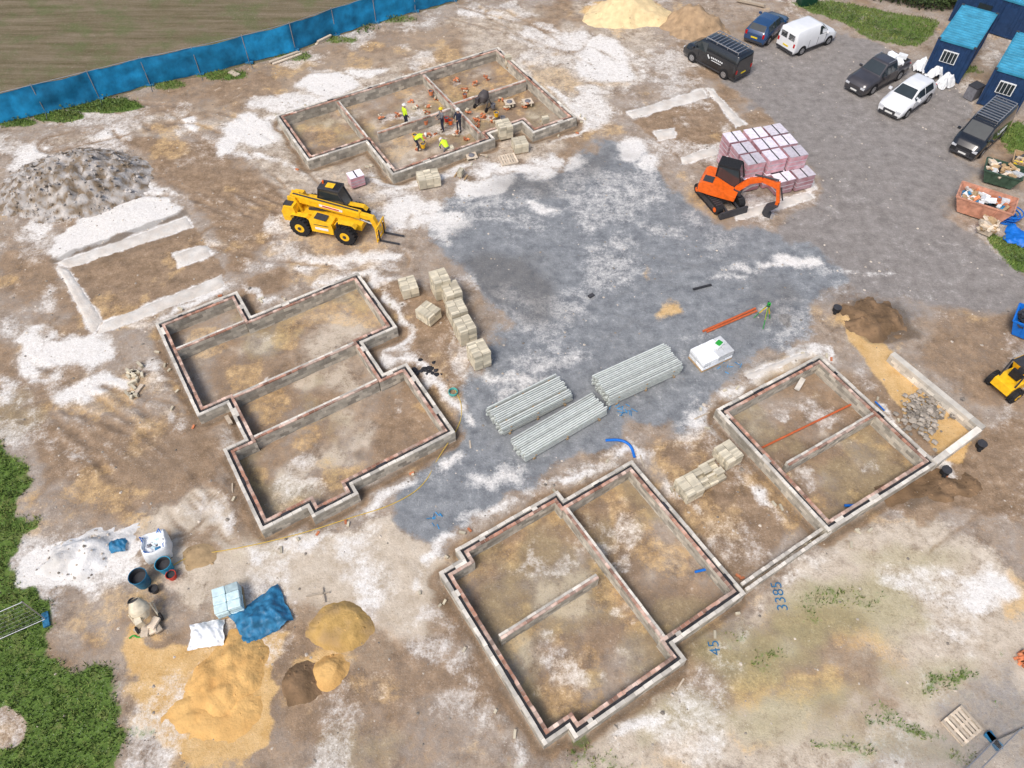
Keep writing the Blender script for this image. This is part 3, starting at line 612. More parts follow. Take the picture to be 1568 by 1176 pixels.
# ------------------------------------------------------------------ vehicles
def sec(S,x):
    for a,b in zip(S[:-1],S[1:]):
        if a[0]<=x<=b[0]:
            t=(x-a[0])/(b[0]-a[0]+1e-9); return [a[i]+(b[i]-a[i])*t for i in range(4)]
    return list(S[-1]) if x>S[0][0] else list(S[0])
def ringpts(x,hw,zt,ht,belt):
    bz=min(belt,zt-.10); h=[(hw*.93,.24),(hw*.99,.36),(hw,.55 if bz>.6 else bz*.8),(hw*.985,bz),(ht,zt-.055),(ht-.05,zt-.015),(ht-.18,zt+.008)]
    return [(x,y,z) for y,z in h]+[(x,-y,z) for y,z in reversed(h)]
def vehicle(name,S,paint,belt,wx,wr,center,front,rear,zc,side,ws=None,rw=None,rack=False,extra=None,sc=1,roofglass=False):
    mb=MB(); xs_=sorted(set([s[0] for s in S]+list(np.linspace(S[0][0],S[-1][0],22)))); 
    mb.loft([ringpts(x,*sec(S,x)[1:],belt) for x in xs_],paint)
    hwm=max(s[1] for s in S)
    def P_side(x,t,sg):
        _,hw,zt,ht=sec(S,x); bz=min(belt,zt-.1); return (x,sg*((hw*.985)*(1-t)+ht*t+.012),bz*(1-t)+(zt-.055)*t)
    for x0,x1 in side:
        xx=sorted(set([x0,x1]+[s[0] for s in S if x0<s[0]<x1])); 
        for sg in(1,-1):
            vs=[];fs=[]
            for x in xx: vs+= [P_side(x,.06,sg),P_side(x,.9,sg)]
            for i in range(len(xx)-1): fs.append((2*i,2*i+1,2*i+3,2*i+2))
            mb.add(vs,fs,glass)
    for w in(ws,rw):
        if w:
            x0,x1=w; a=sec(S,x0);b=sec(S,x1); 
            mb.add([(x0,-(a[3]-.09),a[2]+.02),(x0,a[3]-.09,a[2]+.02),(x1,b[3]-.06,b[2]+.02),(x1,-(b[3]-.06),b[2]+.02)],[(0,1,2,3)],glass)
    for sg in(1,-1):
        for x in (wx[0]+.55,(wx[0]+wx[1])/2+.05,wx[1]-.5): mb.box((x,sg*(hwm+.001),belt*.66),(.018,.012,belt*.52),dark)
        mb.box(((wx[0]+wx[1])/2,sg*(hwm-.005),.33),(wx[1]-wx[0]-.8,.03,.12),dark)
    for x in wx:
        for sg in(1,-1):
            y=sg*(hwm+.004); mb.cyl((x,sg*(hwm-.3),wr+.02),(x,y,wr+.02),wr*1.17,black,n=20)
            mb.cyl((x,sg*(hwm-.22),wr),(x,sg*(hwm+.015),wr),wr,black,n=20); mb.cyl((x,sg*(hwm),wr),(x,sg*(hwm+.022),wr),wr*.64,chrome,n=12)
            for q in range(5):
                an=q*2*math.pi/5; mb.box((x+math.cos(an)*wr*.38,sg*(hwm+.024),wr+math.sin(an)*wr*.38),(.05,.01,.05),dark)
    F=S[-1];Rr=S[0]; fx=F[0]; rx=Rr[0]
    for sg in(1,-1):
        mb.box((fx-.12,sg*(F[1]-.16),min(.72,F[2]-.02)),(.28,.3,.13),headl); mb.box((rx+.03,sg*(Rr[1]-.09),.85),(.1,.14,.26),redlight)
        mx=(ws[0]+ws[1])/2+.05 if ws else 1; mb.box((mx,sg*(hwm+.12),belt+.1),(.12,.2,.14),paint)
    mb.box((fx+.005,0,.48),(.03,F[1]*1.1,.2),dark); mb.box((fx+.025,0,.40),(.012,.5,.11),hat); mb.box((rx-.012,0,.62),(.012,.5,.11),plate)
    mb.box((fx-.05,0,.30),(.16,F[1]*1.8,.12),dark); mb.box((rx+.04,0,.34),(.16,Rr[1]*1.9,.14),dark)
    if rack:
        x0,x1,z=rack
        for sg in(.7,-.7): mb.beam((x0,sg,z+.14),(x1,sg,z+.14),.05,.05,chrome)
        k=int((x1-x0)/.32)
        for i in range(k+1):
            x=x0+(x1-x0)*i/k; mb.beam((x,-.72,z+.16),(x,.72,z+.16),.05,.04,chrome)
            if i%3==0:
                for sg in(.7,-.7): mb.beam((x,sg,z-.03),(x,sg,z+.14),.04,.04,chrome)
    if extra: extra(mb)
    rz=heading(rear,front,zc); mb.obj(name,(*G(*center,zc),0.0),rz,sc=sc)
van=[(-2.5,.90,1.60,.74),(-2.46,.95,1.95,.80),(-1.5,.97,1.99,.82),(.4,.97,1.98,.82),(1.0,.96,1.90,.78),(1.75,.95,1.22,.80),(2.2,.92,1.08,.76),(2.5,.84,.80,.70)]
def logo(mb):
    for sg in(1,-1):
        mb.box((.05,sg*.978,1.05),(.1,.012,.3),whitep,R=Matrix.Rotation(.7,3,'Y'))
        for i in range(7): mb.box((-.25-i*.16,sg*.978,1.08),(.1,.012,.11),whitep)
        mb.box((-.7,sg*.978,.9),(.9,.012,.04),whitep)
    for sg in(.38,-.38): mb.box((-2.47,sg,1.5),(.03,.6,.45),glass)
vehicle('black_van',van,paint_black,1.15,(-1.55,1.5),.34,(1099,81),(1062,68),(1134,106),1.0,[(.35,1.6)],(1.05,1.72),None,(-2.2,.7,2.0),logo)
vehicle('black_van',van,paint_black,1.15,(-1.55,1.5),.34,(1506,197),(1478,222),(1536,168),1.0,[(.35,1.6)],(1.05,1.72),None,(-2.2,.7,2.0),logo)
hatch=[(-2.08,.76,.86,.70),(-2.0,.83,1.02,.72),(-1.6,.87,1.40,.62),(-.7,.89,1.48,.62),(.2,.89,1.45,.62),(1.0,.88,1.03,.72),(1.7,.86,.90,.70),(2.0,.82,.78,.66),(2.1,.74,.62,.62)]
vehicle('hatchback_car',hatch,paint_blue,.95,(-1.28,1.28),.32,(1175,39),(1190,27),(1161,52),.7,[(-1.45,-.45),(-.38,.75)],(.28,.95),(-1.95,-1.62),sc=1.05)
vehicle('hatchback_car',hatch,paint_white,.95,(-1.28,1.28),.32,(1390,147),(1358,168),(1422,123),.7,[(-1.45,-.45),(-.38,.75)],(.28,.95),(-1.95,-1.62),sc=1.08)
svan=[(-2.2,.84,1.5,.70),(-2.15,.89,1.78,.74),(-1.2,.91,1.83,.76),(.3,.91,1.80,.74),(1.15,.90,1.12,.76),(1.8,.88,.98,.72),(2.1,.82,.80,.66),(2.2,.74,.62,.62)]
def sv(mb):
    for sg in(.36,-.36): mb.box((-2.185,sg,1.3),(.03,.55,.42),glass)
vehicle('small_van',svan,paint_white,1.08,(-1.35,1.35),.32,(1238,51),(1266,40),(1208,62),.9,[(.1,.95)],(.38,1.1),None,None,sv,1.05)
pick=[(-2.6,.88,.95,.80),(-2.55,.91,1.02,.84),(-.95,.92,1.04,.84),(-.90,.92,1.5,.70),(-.75,.92,1.74,.68),(.35,.92,1.76,.68),(1.15,.92,1.16,.80),(2.2,.90,1.05,.76),(2.5,.86,.9,.72),(2.62,.78,.7,.68)]
def pk(mb):
    mb.box((-1.75,0,1.05),(1.5,1.4,.02),dark)
    for sg in(.76,-.76): mb.box((-1.75,sg,1.12),(1.6,.07,.16),paint_grey)
    mb.box((-2.52,0,1.12),(.07,1.5,.16),paint_grey)
    for q in range(6): mb.box((-1.75+random.uniform(-.5,.5),random.uniform(-.45,.45),1.2+random.random()*.15),(random.uniform(.4,.8),random.uniform(.3,.5),.25),whitep,random.random()*3,random.random())
    for sg in(1,-1): mb.beam((-.7,sg*.62,1.8),(.2,sg*.62,1.8),.04,.04,chrome)
vehicle('pickup_truck',pick,paint_grey,1.05,(-1.55,1.55),.38,(1345,110),(1308,129),(1385,88),.8,[(-.8,-.05),(.02,.95)],(.45,1.1),None,None,pk)
# telehandler
def tyre(mb,x,y,z,r,w,rim,sg,lugs=18):
    mb.cyl((x,y-w/2,z),(x,y+w/2,z),r*.93,black,n=24)
    for i in range(lugs):
        a=2*math.pi*i/lugs
        for s in(-1,1):
            c=(x+math.cos(a+s*.08)*r*.95,y+s*w*.24,z+math.sin(a+s*.08)*r*.95); mb.box(c,(.09*r/.6,w*.46,.10*r/.6),black,R=Matrix.Rotation(-a,3,'Y')@Matrix.Rotation(s*.5,3,'X'))
    mb.cyl((x,y+sg*w*.3,z),(x,y+sg*(w/2+.012),z),r*.46,rim,n=16); mb.cyl((x,y+sg*w*.3,z),(x,y+sg*(w/2+.05),z),r*.17,dark,n=10)
mb=MB()
for x in(-1.38,1.38):
    for sg in(1,-1): tyre(mb,x,sg*1.0,.6,.62,.42,yellow,sg)
    mb.box((x,0,.58),(.25,1.6,.25),dark)
mb.extr([(-2.2,.62),(2.1,.55),(2.15,.95),(1.2,1.05),(-1.4,1.1),(-2.3,1.2)],-.42,.42,yellow)
mb.extr([(-.66,.5),(.66,.5),(.70,.8),(.65,1.25),(-.6,1.42),(-.70,1.3)],-1.12,-.44,yellow); mb.box((0,-1.13,.80),(.8,.012,.16),whitep); mb.box((-.05,-.8,1.40),(.7,.5,.03),dark,R=Matrix.Rotation(.12,3,'Y')); mb.box((0,-1.128,1.05),(.9,.012,.05),dark)
for sg in(1,-1):
    for x in(-1.38,1.38): mb.extr([(x-.66,1.12),(x-.46,1.32),(x+.46,1.32),(x+.66,1.12),(x+.62,1.12),(x+.44,1.28),(x-.44,1.28),(x-.62,1.12)],sg*.66,sg*.98,yellow)
mb.extr([(-2.45,.7),(-1.95,.7),(-1.6,1.3),(-1.7,1.75),(-2.3,1.7),(-2.5,1.3)],-.85,.75,yellow)
mb.box((-2.1,-.55,1.72),(.5,.4,.12),dark)
for s in((-.32,),(.22,)): mb.extr([(-2.35,1.2),(-1.4,1.1),(-1.75,2.0),(-2.2,2.05)],s[0]-.05,s[0]+.05,yellow)
cb=[(-.75,.55),(.78,.55),(.95,1.3),(.55,2.25),(-.6,2.3),(-.82,1.4)]
mb.extr(cb,.42,1.16,glass)
for (x0,z0),(x1,z1) in zip(cb,cb[1:]+cb[:1]):
    for y in(.42,1.16): mb.beam((x0,y,z0),(x1,y,z1),.08,.08,dark)
mb.box((0,.79,.75),(1.5,.78,.5),dark); mb.box((0,.79,2.32),(1.3,.82,.1),dark); mb.box((.0,.79,2.385),(.5,.4,.03),yellow)
for i in range(5): mb.beam((.25+i*.08,.45,2.4),(.25+i*.08,1.12,2.4),.02,.02,black)
mb.cyl((-.5,.9,2.36),(-.5,.9,2.52),.06,orange,n=8)
mb.beam((-2.15,-.05,1.86),(2.0,-.05,1.42),.32,.40,yellow); mb.beam((1.9,-.05,1.44),(2.75,-.05,1.33),.24,.28,yellow)
mb.beam((-2.0,-.05,2.07),(1.9,-.05,1.655),.1,.03,dark)
mb.box((.3,-.218,1.62),(1.4,.012,.16),whitep,R=Matrix.Rotation(.106,3,'Y')); mb.box((.3,-.226,1.62),(1.0,.012,.09),red,R=Matrix.Rotation(.106,3,'Y'))
mb.beam((2.65,-.05,1.45),(3.0,-.05,.45),.26,.3,yellow); mb.cyl((1.6,-.05,1.15),(2.8,-.05,.85),.06,chrome,n=8); mb.beam((-1.2,-.05,1.15),(.4,-.05,1.4),.12,.12,dark)
for y in(-.62,-.35,.25,.52): mb.beam((3.08,y,.15),(3.08,y,1.05),.06,.06,yellow)
for z in(.18,.55,1.02): mb.beam((3.08,-.66,z),(3.08,.56,z),.07,.09,yellow)
for y in(-.4,.3): mb.box((3.7,y,.09),(1.2,.12,.05),dark); mb.box((3.13,y,.45),(.05,.12,.75),dark)
mb.beam((.9,-.9,1.25),(1.15,-1.3,1.45),.03,.03,dark); mb.box((1.15,-1.32,1.5),(.04,.22,.3),dark)
mb.obj('telehandler',(*G(507,338,.5),0),heading((468,345),(535,358)),bevel=.012,sc=1.03)
# excavator
mb=MB(); th=-.75
mb.X=Matrix.Rotation(th,4,'Z')
for sg in(1,-1):
    y=sg*.78; prof=[]
    for k in range(10): a=math.pi/2+math.pi*k/9; prof.append((-1.05+.33*math.cos(a),.36+.33*math.sin(a)))
    for k in range(10): a=-math.pi/2+math.pi*k/9; prof.append((1.05+.33*math.cos(a),.36+.33*math.sin(a)))
    mb.extr(prof,y-.2,y+.2,black)
    for k in range(26):
        x=-1.1+2.2*(k%13)/12; z=.69 if k<13 else .03; mb.box((x,y,z),(.09,.42,.04),dark)
    mb.box((0,y+sg*.205,.36),(1.9,.02,.3),dark)
    for q in(-1.05,-.5,0,.5,1.05): mb.cyl((q,y+sg*.2,.33),(q,y+sg*.225,.33),.15,orange if abs(q)>1 else dark,n=12)
mb.box((0,0,.5),(1.4,1.3,.3),dark); mb.extr([(1.4,.1),(1.75,.05),(1.7,.5),(1.6,.5)],-.95,.95,dark); mb.beam((.6,.4,.5),(1.6,.4,.35),.1,.12,dark); mb.beam((.6,-.4,.5),(1.6,-.4,.35),.1,.12,dark)
mb.X=None; mb.cyl((0,0,.6),(0,0,.85),.5,dark,n=20)
mb.extr([(-1.25,.9),(-.3,.85),(1.0,.85),(1.05,1.15),(.5,1.25),(-.4,1.6),(-1.1,1.62),(-1.3,1.4)],-.92,.0,orange)
mb.extr([(-1.25,.9),(-.3,.85),(1.0,.85),(1.0,1.1),(-.45,1.1),(-.5,1.55),(-1.1,1.58),(-1.3,1.4)],-.0,.92,orange)
mb.box((-1.29,0,1.15),(.08,1.7,.3),dark); mb.box((-.8,-.45,1.63),(.6,.6,.04),dark)
cb=[(-.5,1.0),(.9,1.0),(1.02,1.5),(.75,2.4),(-.5,2.42)]
mb.extr(cb,.02,.9,glass)
for (x0,z0),(x1,z1) in zip(cb,cb[1:]+cb[:1]):
    for y in(.02,.9): mb.beam((x0,y,z0),(x1,y,z1),.08,.08,black)
mb.box((.1,.46,2.45),(1.3,.92,.07),black); mb.box((.15,.46,1.12),(1.2,.86,.25),orange)
bp=[(.9,1.2),(1.5,2.0),(2.2,2.35),(3.2,2.15)]
for (x0,z0),(x1,z1) in zip(bp[:-1],bp[1:]): mb.beam((x0,-.12,z0),(x1,-.12,z1),.24,.32,orange)
mb.box((1.0,-.12,1.05),(.5,.4,.35),dark); mb.cyl((1.15,-.12,1.0),(1.9,-.12,1.95),.06,chrome,n=8); mb.cyl((1.7,-.12,2.5),(3.1,-.12,2.55),.06,dark,n=8)
mb.beam((3.1,-.12,2.4),(3.45,-.12,1.1),.2,.28,orange); mb.beam((3.4,-.12,1.2),(3.4,-.12,.8),.18,.2,orange)
mb.cyl((3.35,-.12,2.1),(3.65,-.12,1.3),.05,dark,n=8)
mb.extr([(3.55,.95),(3.25,.9),(2.85,.6),(2.75,.25),(2.95,.02),(3.3,.0),(3.15,.2),(3.1,.45),(3.35,.7)],-.4,.16,dark)
for k in range(4): mb.box((3.38,-.36+k*.16,.01),(.16,.06,.04),chrome)
mb.obj('excavator',(*G(1103,294,.6),0),heading((1100,275),(1188,299),.0),bevel=.01)
def dumper(u,v,rz):
    mb=MB()
    for x in(-.9,.9):
        for sg in(1,-1): tyre(mb,x,sg*.65,.42,.42,.3,yellow,sg,14)
    mb.extr([(-1.4,.5),(.1,.45),(.1,.85),(-.5,1.0),(-1.35,.95)],-.5,.5,yellow); mb.box((-.55,0,1.1),(.5,.5,.12),black); mb.box((-.8,0,1.35),(.1,.5,.5),black)
    for sg in(.45,-.45): mb.beam((-1.1,sg,.9),(-1.1,sg,2.2),.07,.07,dark)
    mb.beam((-1.1,-.45,2.2),(-1.1,.45,2.2),.07,.07,dark); mb.cyl((-.1,0,.95),(-.25,0,1.3),.03,dark,n=6); mb.cyl((-.25,0,1.3),(-.28,0,1.34),.2,black,n=12)
    mb.loft([[(.25,-.55,.55),(1.35,-.45,.6),(1.35,.45,.6),(.25,.55,.55)],[(.1,-.75,1.2),(1.75,-.65,1.15),(1.75,.65,1.15),(.1,.75,1.2)]],yellow,smooth=False,caps=False)
    mb.loft([[(.3,-.5,.6),(1.3,-.4,.65),(1.3,.4,.65),(.3,.5,.6)],[(.13,-.72,1.2),(1.7,-.62,1.15),(1.7,.62,1.15),(.13,.72,1.2)]],dark,smooth=False,caps=True)
    place(mb,'site_dumper',u,v,0,rz,.5,bevel=.01)
dumper(1558,580,.5)
# skips
def skip(u,v,rz,m,fill,s=(3.2,1.7,1.1),name='rubbish_skip'):
    mb=MB(); L_,W_,H_=s
    mb.loft([[(-L_*.36,-W_/2*.9,.1),(L_*.36,-W_/2*.9,.1),(L_*.36,W_/2*.9,.1),(-L_*.36,W_/2*.9,.1)],[(-L_/2,-W_/2,H_),(L_/2,-W_/2,H_),(L_/2,W_/2,H_),(-L_/2,W_/2,H_)]],m,smooth=False,caps=False)
    mb.loft([[(-L_*.3,-W_/2*.8,.3),(L_*.3,-W_/2*.8,.3),(L_*.3,W_/2*.8,.3),(-L_*.3,W_/2*.8,.3)],[(-L_/2+.05,-W_/2+.05,H_),(L_/2-.05,-W_/2+.05,H_),(L_/2-.05,W_/2-.05,H_),(-L_/2+.05,W_/2-.05,H_)]],m,smooth=False,caps=False)
    for sg in(1,-1):
        mb.beam((-L_/2,sg*W_/2,H_),(L_/2,sg*W_/2,H_),.08,.08,m); mb.beam((sg*L_/2,-W_/2,H_),(sg*L_/2,W_/2,H_),.08,.08,m)
        for k in(-.25,0,.25): mb.beam((k*L_*.8,sg*W_*.46,.15),(k*L_,sg*(W_/2+.03),H_),.06,.06,m)
    mb.box((0,0,H_*.6),(L_*.82,W_*.86,.05),dark)
    for q in range(46): mb.box((random.uniform(-.4,.4)*L_,random.uniform(-.38,.38)*W_,H_*.68+random.random()*.3),(random.uniform(.15,.8),random.uniform(.08,.4),random.uniform(.03,.2)),random.choice(fill),random.random()*3,random.random(),R=Matrix.Rotation(random.uniform(0,3),3,'Z')@Matrix.Rotation(random.uniform(-.5,.5),3,'Y'))
    mb.obj(name,(*G(u,v),0),rz)
rsk=M('skip_pink',(.55,.27,.18),.7,.3,3); gsk=M('skip_green',(.05,.09,.06),.6,.3,3)
skip(1498,325,-.55,rsk,[whitep,whitep,bluetarp,timber,hat,terr]); skip(1527,277,-.5,gsk,[timber,ptim,dark,whitep,ptim],(2.2,1.5,.9)); skip(1562,262,-.5,timber,[timber,ptim,dark,plate],(1.6,1.3,.9),'timber_crate')
skip(1578,512,-.6,bluepl,[dark,bluetarp],(2.4,1.5,1.0)); skip(1507,356,.9,ptim,[ptim,timber],(1.0,.8,.7),'timber_crate')
mb=MB()
for k in range(9):
    r=.55+random.uniform(-.12,.12); mb.tube([(r*math.cos(t)+.03*k,r*math.sin(t),.05+.06*k) for t in np.linspace(0,6.28,20)],.035,bluepl,6)
mb.obj('pipe_coil',(*G(1537,335),0))
def tarp(name,u,v,w,h,rz,m,H=.4,seed=1):
    mb=MB(); k=34; vs=[];fs=[]
    for j in range(k):
        for i in range(k):
            a=(i/(k-1)-.5);b=(j/(k-1)-.5); rr=1+.25*(fb1(a*3+seed,b*3,1.3,2,seed)-.5)
            X=a*w*rr;Y=b*h*(rr+.2*a); f=fb1(X*1.2+Y*.6+seed,Y*.7,1.6,4,seed); z=.03+H*max(0,1-(2.1*max(abs(a),abs(b)))**2)*.55+abs(f-.5)*H*1.5
            vs.append((X,Y,z))
    for j in range(k-1):
        for i in range(k-1): fs.append((j*k+i,j*k+i+1,(j+1)*k+i+1,(j+1)*k+i))
    mb.add(vs,fs,m,.5,True); mb.obj(name,(*G(u,v),0),rz)
tarp('blue_tarpaulin',403,945,2.1,1.7,.6,bluetarp,.6,3); tarp('white_bulk_bag',318,972,1.35,1.1,.2,whitep,.45,6); tarp('blue_tarpaulin',1580,372,3,1.6,-.5,bluepl,.6,8)
for u,v in((1430,118),(1443,132),(1408,108)): tarp('rubbish_bag',u,v,1.1,.9,.5,whitep,1.3,u)
tarp('blue_tarpaulin',178,838,.9,.6,.2,bluetarp,.3,9)
def bulk(u,v,s=.95,m=whitep):
    mb=MB(); rings=[]
    for z,k in((0,.9),(.15,1.05),(.5,1.12),(.8,1.05),(.95,.98),(.96,.9),(.75,.85)):
        ring=[]
        for i in range(24):
            t=2*math.pi*i/24; q=s/2*k/max(abs(math.cos(t)),abs(math.sin(t)))**.7; q*=1+.06*math.sin(5*t+z*4); ring.append((q*math.cos(t),q*math.sin(t),z*s))
        rings.append(ring)
    mb.loft(rings,m,caps=True); 
    for k in range(22): a=random.random()*6.28; r=random.random()*.4; rock(mb,r*math.cos(a),r*math.sin(a),.72*s,random.uniform(.08,.2),random.choice([whitep,wrapb,greyc,bluetarp]),random.random())
    for a in(.8,2.4,3.9,5.5): mb.tube([(.5*math.cos(a),.5*math.sin(a),.9*s),(.55*math.cos(a+.1),.55*math.sin(a+.1),1.15*s),(.45*math.cos(a+.35),.45*math.sin(a+.35),.92*s)],.02,bluepl,5)
    mb.obj('bulk_bag',(*G(u,v),0),.4)
bulk(247,845,1.0)
def bucket(u,v,r,h,m,fill=dark,name='bucket'):
    mb=MB(); mb.cyl((0,0,0),(0,0,h),r*.8,m,r1=r,n=20,caps=False); mb.cyl((0,0,h*.6),(0,0,h*.62),r*.85,fill,n=20); mb.cyl((0,0,h),(0,0,h*.55),r*.95,fill,r1=r*.85,n=20,caps=False)
    mb.tube([(r*math.cos(t),r*math.sin(t),h) for t in np.linspace(0,6.29,21)],.018,m,5); mb.obj(name,(*G(u,v),0))
bucket(221,893,.36,.75,M('water_butt',(.01,.14,.26),.5),name='water_barrel'); bucket(257,872,.32,.6,M('bucket_blue',(.02,.28,.45),.5),name='water_barrel'); bucket(265,884,.2,.3,red); bucket(238,905,.18,.28,dark); bucket(206,925,.17,.25,dark)
def mixer(u,v,rz,m,name='cement_mixer'):
    mb=MB(); T=Matrix.Translation((0,0,.85))@Matrix.Rotation(.7,4,'Y'); mb.X=T
    mb.cyl((0,0,-.4),(0,0,-.1),.22,m,r1=.38,n=18); mb.cyl((0,0,-.1),(0,0,.1),.38,m,n=18); mb.cyl((0,0,.1),(0,0,.45),.38,m,r1=.2,n=18,caps=False); mb.cyl((0,0,.42),(0,0,.2),.19,dark,n=16); mb.X=None
    for sg in(1,-1):
        mb.beam((-.4,sg*.42,.1),(0,sg*.42,.85),.05,.05,m); mb.beam((.4,sg*.42,.1),(0,sg*.42,.85),.05,.05,m); mb.beam((-.45,sg*.42,.12),(.45,sg*.42,.12),.05,.05,m); mb.cyl((-.4,sg*.44,.18),(-.4,sg*.52,.18),.18,black,n=14)
    mb.box((-.45,.2,.75),(.3,.25,.35),m); place(mb,name,u,v,0,rz)
mixer(226,945,2.2,M('mixer_cream',(.68,.60,.45),.5,.2)); mixer(741,165,1,M('mixer_black',(.08,.07,.07),.5,.2)); 
mb=MB()
for i in range(5): mb.box((random.uniform(-.4,.4),random.uniform(-.3,.3),.12+i*.05),(.5,.3,.14),ptim,random.random()*3,random.random())
mb.obj('bag_pile',(*G(228,965),0),bevel=.03)
pipe('green_hose',[(198,978),(205,972),(212,978),(240,968)],.03,green,.04)
def plank(u0,v0,u1,v1,w=.2,h=.08,m=timber,name='timber_plank',n=1):
    mb=MB(); a=Vector((*G(u0,v0),.08));b=Vector((*G(u1,v1),.08)); 
    for k in range(n): o=Vector((random.uniform(-.15,.15),random.uniform(-.2,.2),k*h)); mb.beam(a+o,b+o,w,h,m,random.random())
    mb.obj(name)
plank(416,98,460,82,n=2,m=ptim); plank(486,70,506,60,n=3,m=ptim); plank(1130,3,1172,12,.3,.15,ptim,n=2); plank(205,606,216,592,m=ptim); plank(1218,602,1228,585,.25,.06,blocktop); plank(355,112,368,118,.4,.1,ptim); plank(488,905,492,928,.05,.05,m=ptim); plank(472,918,508,912,.05,.05,m=ptim); plank(345,640,352,652,.2,.1,ptim)
plank(1060,441,1088,434,.12,.06,dark); plank(905,456,912,452,.2,.1,dark); plank(315,1022,332,1034,.05,.05,dark)
for u,v in((1280,476),(1446,724),(1500,684)):
    mb=MB(); mb.cyl((0,0,-.1),(0,0,.28),.2,black,n=16); mb.cyl((0,0,.28),(0,0,.3),.23,dark,n=16); mb.cyl((.15,0,.1),(.35,0,.1),.09,black,n=10); mb.cyl((-.15,0,.1),(-.35,0,.1),.09,black,n=10); mb.obj('inspection_chamber',(*G(u,v),0),1)
# ------------------------------------------------------------------ clutter in the far house
for (u,v) in [(632,150),(640,160),(655,158),(668,150),(650,170),(690,178),(705,160),(716,170),(726,178),(735,150),(742,175),(755,180),(720,190),(735,188),(770,150),(780,160),(800,160),(760,140),(725,128),(712,135),(700,120),(745,120),(640,226),(700,205),(715,212),(735,215),(650,205),(610,200),(665,200),(725,225),(610,175),(585,175)]:
    mb=MB()
    for k in range(random.randint(3,9)): mb.box((random.uniform(-.2,.2),random.uniform(-.15,.15),.04+.07*(k//2)),(.22,.105,.068),random.choice([terr,terr,blockpack]),random.uniform(0,3),random.random())
    mb.obj('brick_stack',(*G(u+random.uniform(-4,4),v+random.uniform(-3,3)),-.22))
for u,v,m in((636,212,yellow),(648,226,yellow),(760,178,yellow),(690,190,orange),(712,150,terr),(660,145,terr),(755,165,greyc),(730,205,greyc),(770,185,greyc),(652,190,terr),(684,186,red)): 
    bucket(u,v,.17,.3,m,greyc)
for u,v in((780,158),(808,157),(722,240)): 
    mb=MB(); mb.box((0,0,.2),(.7,.7,.03),ptim,.3); mb.ball((0,0,.22),.22,greyc,sc=(1,1,.4))
    for a in(-.25,.25): mb.box((a,0,.08),(.1,.6,.16),blockpack)
    mb.obj('mortar_board',(*G(u,v),-.1))
for a in((778,100,3,1,5,.3),(690,236,2,1,5,.3),(835,190,2,1,4,.3),(706,270,2,1,3,1.2)): block_pack(*a,name='block_stack')
